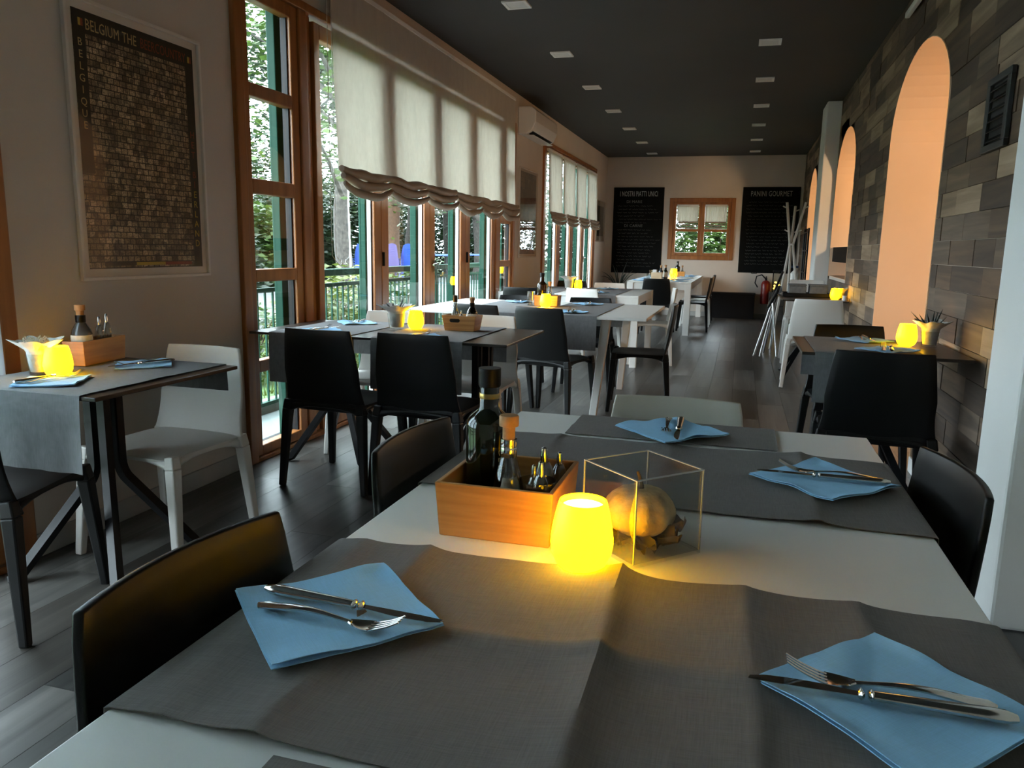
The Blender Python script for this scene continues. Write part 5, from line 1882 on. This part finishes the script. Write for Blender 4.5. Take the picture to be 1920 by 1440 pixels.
LEAF1 = leafmat('bright_leaf', (0.0150, 0.0350, 0.0060), (0.0550, 0.0950, 0.0150))
LEAF2 = leafmat('deep_leaf', (0.0060, 0.0170, 0.0060), (0.0225, 0.0450, 0.0130))
LEAF3 = leafmat('yellow_green_leaf', (0.0375, 0.0575, 0.0090), (0.1200, 0.1450, 0.0250))
LEAF4 = leafmat('grey_green_leaf', (0.0150, 0.0275, 0.0150), (0.0425, 0.0625, 0.0310))
BARK = mat('grey_bark', (0.040, 0.034, 0.028), rough=0.9, var=0.5, vscale=14, bump=0.8, bscale=25)
BARKB = mat('brown_bark', (0.060, 0.034, 0.019), rough=0.9, var=0.4, vscale=12, bump=0.6, bscale=25)


def tree(label, x, y, h, r, trunk_r, m, bark, n=5200, size=0.16, clear=2.2, seed=0, lean=0.0, group='trees in the garden'):
    t = thing('tree', label, 'tree', (x, y, -0.25), 0, group)
    rnd = random.Random(seed)
    pts, rs = [], []
    for k in range(9):
        s_ = k / 8
        pts.append((lean * s_ + 0.06 * math.sin(k * 1.3 + seed), 0.06 * math.cos(k + seed), h * 0.72 * s_))
        rs.append(trunk_r * (1.25 - 0.25 * min(1, k) - 0.6 * s_))
    g = G().tube(pts, rs, n=12)
    blobs = []
    for k in range(12):
        a = k * 2.4 + rnd.random()
        z = clear + (h - clear) * rnd.uniform(0.12, 0.92)
        rr = r * rnd.uniform(0.35, 0.85) * math.sin(PI * min(0.95, max(0.15, (z - clear * 0.7) / (h - clear * 0.7))))
        e = Vector((lean * z / h + rr * math.cos(a), rr * math.sin(a), z))
        st_ = Vector((lean * 0.5, 0, max(clear * 0.8, z - rr * 0.7)))
        g.tube([st_, st_.lerp(e, 0.5) + Vector((0, 0, 0.1)), e], [trunk_r * 0.3, trunk_r * 0.18, 0.01], n=6)
        blobs.append((e, r * rnd.uniform(0.32, 0.5)))
    g.build('trunk', bark, t, smooth=60)

    def cf(q):
        e, br = q.choice(blobs)
        return e + Vector((q.gauss(0, br * 0.55), q.gauss(0, br * 0.55), q.gauss(0, br * 0.42)))
    vs, fs = leaf_cloud(n, cf, size, rnd)
    stuff(G().add(vs, fs).build('foliage', m, t, fix=False))
    return t


def bush(label, x, y, rx, ry, h, m, n=2600, size=0.10, seed=0, group='shrubs and hedge outside', z0=-0.25):
    t = thing('bush', label, 'bush', (x, y, z0), 0, group)
    rnd = random.Random(seed)
    g = G()
    for k in range(7):
        a = k * 2.4
        g.tube([(0.1 * rx * math.cos(a), 0.1 * ry * math.sin(a), 0), (0.5 * rx * math.cos(a), 0.5 * ry * math.sin(a), h * 0.75)], [0.02, 0.006], n=5)
    g.build('stems', BARKB, t)

    def cf(q):
        while True:
            p = (q.uniform(-1, 1), q.uniform(-1, 1), q.uniform(0, 1))
            rr = p[0] ** 2 + p[1] ** 2 + (p[2] * 0.96) ** 2
            if 0.25 < rr < 1.0 + 0.25 * noise.noise((p[0] * 3 + seed, p[1] * 3, p[2] * 3)):
                return Vector((p[0] * rx, p[1] * ry, 0.05 + p[2] * h))
    vs, fs = leaf_cloud(n, cf, size, rnd)
    stuff(G().add(vs, fs).build('foliage', m, t, fix=False))
    return t


tree('tree with pale grey trunk standing outside the first door leaf', -8.0, 14.85, 8.0, 3.6, 0.20, LEAF1, BARK, n=7000, seed=1, clear=3.0)
tree('brown-trunked tree outside the second door leaf', -12.5, 27.0, 9.5, 3.4, 0.32, LEAF1, BARKB, n=7000, seed=2, clear=3.6, size=0.24)
tree('dark-trunked tree right of the brown trunk outside', -12.6, 28.9, 9.0, 3.0, 0.30, LEAF2, BARK, n=6000, seed=3, clear=3.6, size=0.24)
tree('tall tree with loose pale leaves against the sky in the upper panes', -10.0, 16.6, 10.0, 3.2, 0.16, LEAF4, BARK, n=4200, seed=4, clear=3.4, size=0.17)
tree('distant tree with loose pale leaves behind the sidelight panes', -15.5, 18.0, 9.5, 3.0, 0.18, LEAF4, BARK, n=3000, seed=5, clear=5.6, size=0.22)
tree('dense green tree outside the fourth door leaf', -9.5, 28.0, 9.0, 4.0, 0.25, LEAF2, BARK, n=6000, seed=6, clear=2.0, size=0.24)
tree('far dark tree beyond the terrace tables', -13.0, 34.0, 10.0, 5.0, 0.25, LEAF2, BARK, n=6000, seed=7, clear=1.6, size=0.28)
tree('leafy tree beyond the far-wall window', -3.2, 24.6, 7.0, 3.0, 0.2, LEAF4, BARK, n=5000, seed=8, clear=1.6, size=0.2)
tree('second leafy tree beyond the far-wall window', 0.9, 25.0, 7.0, 3.2, 0.2, LEAF1, BARK, n=5000, seed=9, clear=1.4, size=0.2)
tree('green tree outside the far side windows', -6.5, 30.0, 7.5, 3.0, 0.2, LEAF1, BARK, n=4500, seed=10, clear=1.8, size=0.2)
hedge = [(-13.5, 16.5, 2.0, 2.4, 2.9, LEAF4), (-14.5, 20.5, 2.2, 2.6, 2.6, LEAF1), (-16.0, 25.5, 2.4, 2.8, 3.6, LEAF2), (-17.0, 32.0, 2.6, 3.2, 4.4, LEAF2), (-15.5, 38.0, 2.6, 3.2, 4.6, LEAF2),
         (-12.5, 41.0, 3.0, 3.0, 5.0, LEAF2), (-20.5, 27.0, 2.8, 2.8, 6.5, LEAF2), (-21.5, 34.0, 3.2, 3.6, 7.5, LEAF2), (-20.5, 42.0, 3.2, 3.6, 7.5, LEAF4), (-8.0, 46.0, 3.0, 3.0, 6.0, LEAF2),
         (-3.6, 21.0, 1.5, 1.5, 3.4, LEAF4), (-0.6, 22.0, 1.5, 1.5, 3.0, LEAF1), (2.4, 21.5, 1.5, 1.5, 3.6, LEAF4), (-2.0, 28.0, 2.6, 2.2, 6.5, LEAF2), (3.2, 29.0, 2.6, 2.2, 6.5, LEAF2)]
hw_ = ('beside the sidelight view', 'low and bright behind the grey trunk', 'behind the stacked blue chairs', 'behind the brown trunk', 'far behind the blue table', 'at the far end of the garden', 'tall at the back behind the grey trunk', 'tall at the back behind the brown trunk', 'tall at the back beyond the tables', 'in the farthest corner', 'outside the far window, left', 'outside the far window, middle', 'outside the far window, right', 'tall behind the far window, left', 'tall behind the far window, right')
for i, (x, y, rx, ry, h, m) in enumerate(hedge):
    bush('garden hedge shrub ' + hw_[i], x, y, rx, ry, h, m, n=11000, size=0.22 if i < 10 else 0.14, seed=30 + i)
for i, (x, y, h, m, lab) in enumerate(((-5.0, 8.6, 0.75, LEAF3, 'yellow-green shrub just behind railing in first door leaf'), (-5.4, 9.9, 0.95, LEAF3, 'yellow-green shrub behind railing below the blue stack'), (-5.3, 11.6, 0.8, LEAF1, 'green shrub behind railing in second door leaf'), (-5.2, 7.2, 0.6, LEAF1, 'low green shrub behind railing in the sidelight'))):
    bush(lab, x, y, 0.75, 0.85, h + 0.25, m, n=1500, size=0.10, seed=50 + i)
rnd = random.Random(77)
vs, fs = [], []
for k in range(9000):
    x, y = rnd.uniform(-9, -3.5), rnd.uniform(5, 15)
    a = rnd.uniform(0, 6.28)
    h_ = rnd.uniform(0.06, 0.16)
    o = len(vs)
    w_ = 0.012
    vs += [(x - w_ * math.cos(a), y - w_ * math.sin(a), -0.25), (x + w_ * math.cos(a), y + w_ * math.sin(a), -0.25), (x + rnd.uniform(-0.05, 0.05), y + rnd.uniform(-0.05, 0.05), -0.25 + h_)]
    fs.append((o, o + 1, o + 2))
o = stuff(G().add(vs, fs).build('grass_blades', LEAF3, fix=False))
tag(o, 'bright green grass growing behind the railing', 'grass')

# white cable hanging on the grey trunk
o = G().tube([(-7.78, 14.62, 2.6), (-7.76, 14.60, 1.8), (-7.74, 14.60, 1.0), (-7.76, 14.62, -0.012)], 0.02, n=6).build('trunk_cable', PLASTER_W, smooth=50)
tag(o, 'white cable running down the grey tree trunk outside', 'cable')


# stacked garden chairs and blue tables
def garden_chair_meshes(colour):
    m = mat('blue_garden_plastic', (0.012, 0.045, 0.24), rough=0.4) if colour == 'blue' else mat('violet_garden_plastic', (0.075, 0.065, 0.17), rough=0.4)

    def shell():
        return G().sheet(lambda u, v: ((u - 0.5) * (0.44 - 0.12 * v * v), -0.20 - 0.10 * v + 0.06 * (2 * u - 1) ** 2, 0.42 + 0.50 * v - 0.06 * (2 * u - 1) ** 2 * v), 8, 8, 0.012).mesh('backrest', m, smooth=50)

    def seat():
        return G().sheet(lambda u, v: ((u - 0.5) * 0.44, -0.20 + 0.42 * v, 0.42 - 0.01 * math.sin(PI * u)), 6, 6, 0.012).mesh('seat', m, smooth=50)

    def leg(a, b):
        return lambda: G().beam((a * 0.23, b * 0.22, 0), (a * 0.20, b * 0.19, 0.42), 0.03, 0.03, 0.04, 0.04).mesh('leg', m)
    return [('backrest', cached(('gb', colour), shell)), ('seat', cached(('gs', colour), seat))] + [('leg', cached(('gl', colour, a, b), leg(a, b))) for a in (-1, 1) for b in (-1, 1)]


STK = [(-11.4, 22.25, 'blue', 'the blue stack right of the grey trunk', 40), (-11.0, 23.55, 'violet', 'the violet stack in the second door leaf', 40), (-10.8, 24.4, 'blue', 'the tall blue stack in the second door leaf', 40)]
ordn = ('bottom', 'second', 'third', 'fourth', 'fifth', 'top')
struct(G().box(-13.0, -5.75, 11.0, 32.0, -0.249, -0.01).build('patio', mat('grey_gravel', (0.085, 0.088, 0.085), rough=0.95, var=0.4, vscale=30)))
for (x, y, c, lab, ang) in STK:
    for k in range(6):
        t = thing('garden_chair', '%s chair of %s outside' % (ordn[k], lab), 'chair', (x - 0.02 * k, y + 0.02 * k, -0.009 + 0.075 * k), math.radians(ang), 'stacked garden chairs')
        for n, me in garden_chair_meshes(c):
            link(n, me, t)
for k, (x, y) in enumerate(((-6.6, 16.6), (-6.4, 18.6))):
    t = thing('garden_table', ('blue garden table outside the third door leaf', 'blue garden table outside the fourth door leaf')[k], 'table', (x, y, -0.009), math.radians(10), 'blue garden tables')
    BL = mat('blue_table_paint', (0.02, 0.06, 0.24), rough=0.4)
    for q in range(5):
        G().box(-0.4 + q * 0.162, -0.4 + q * 0.162 + 0.15, -0.7, 0.7, 1.02, 1.05).build('table_slat', BL, t)
    for sx in (-1, 1):
        for sy in (-1, 1):
            G().tube([(sx * 0.34, sy * 0.6, 0), (sx * 0.30, sy * 0.55, 1.02)], 0.02, n=6).build('leg', BLACKM, t)
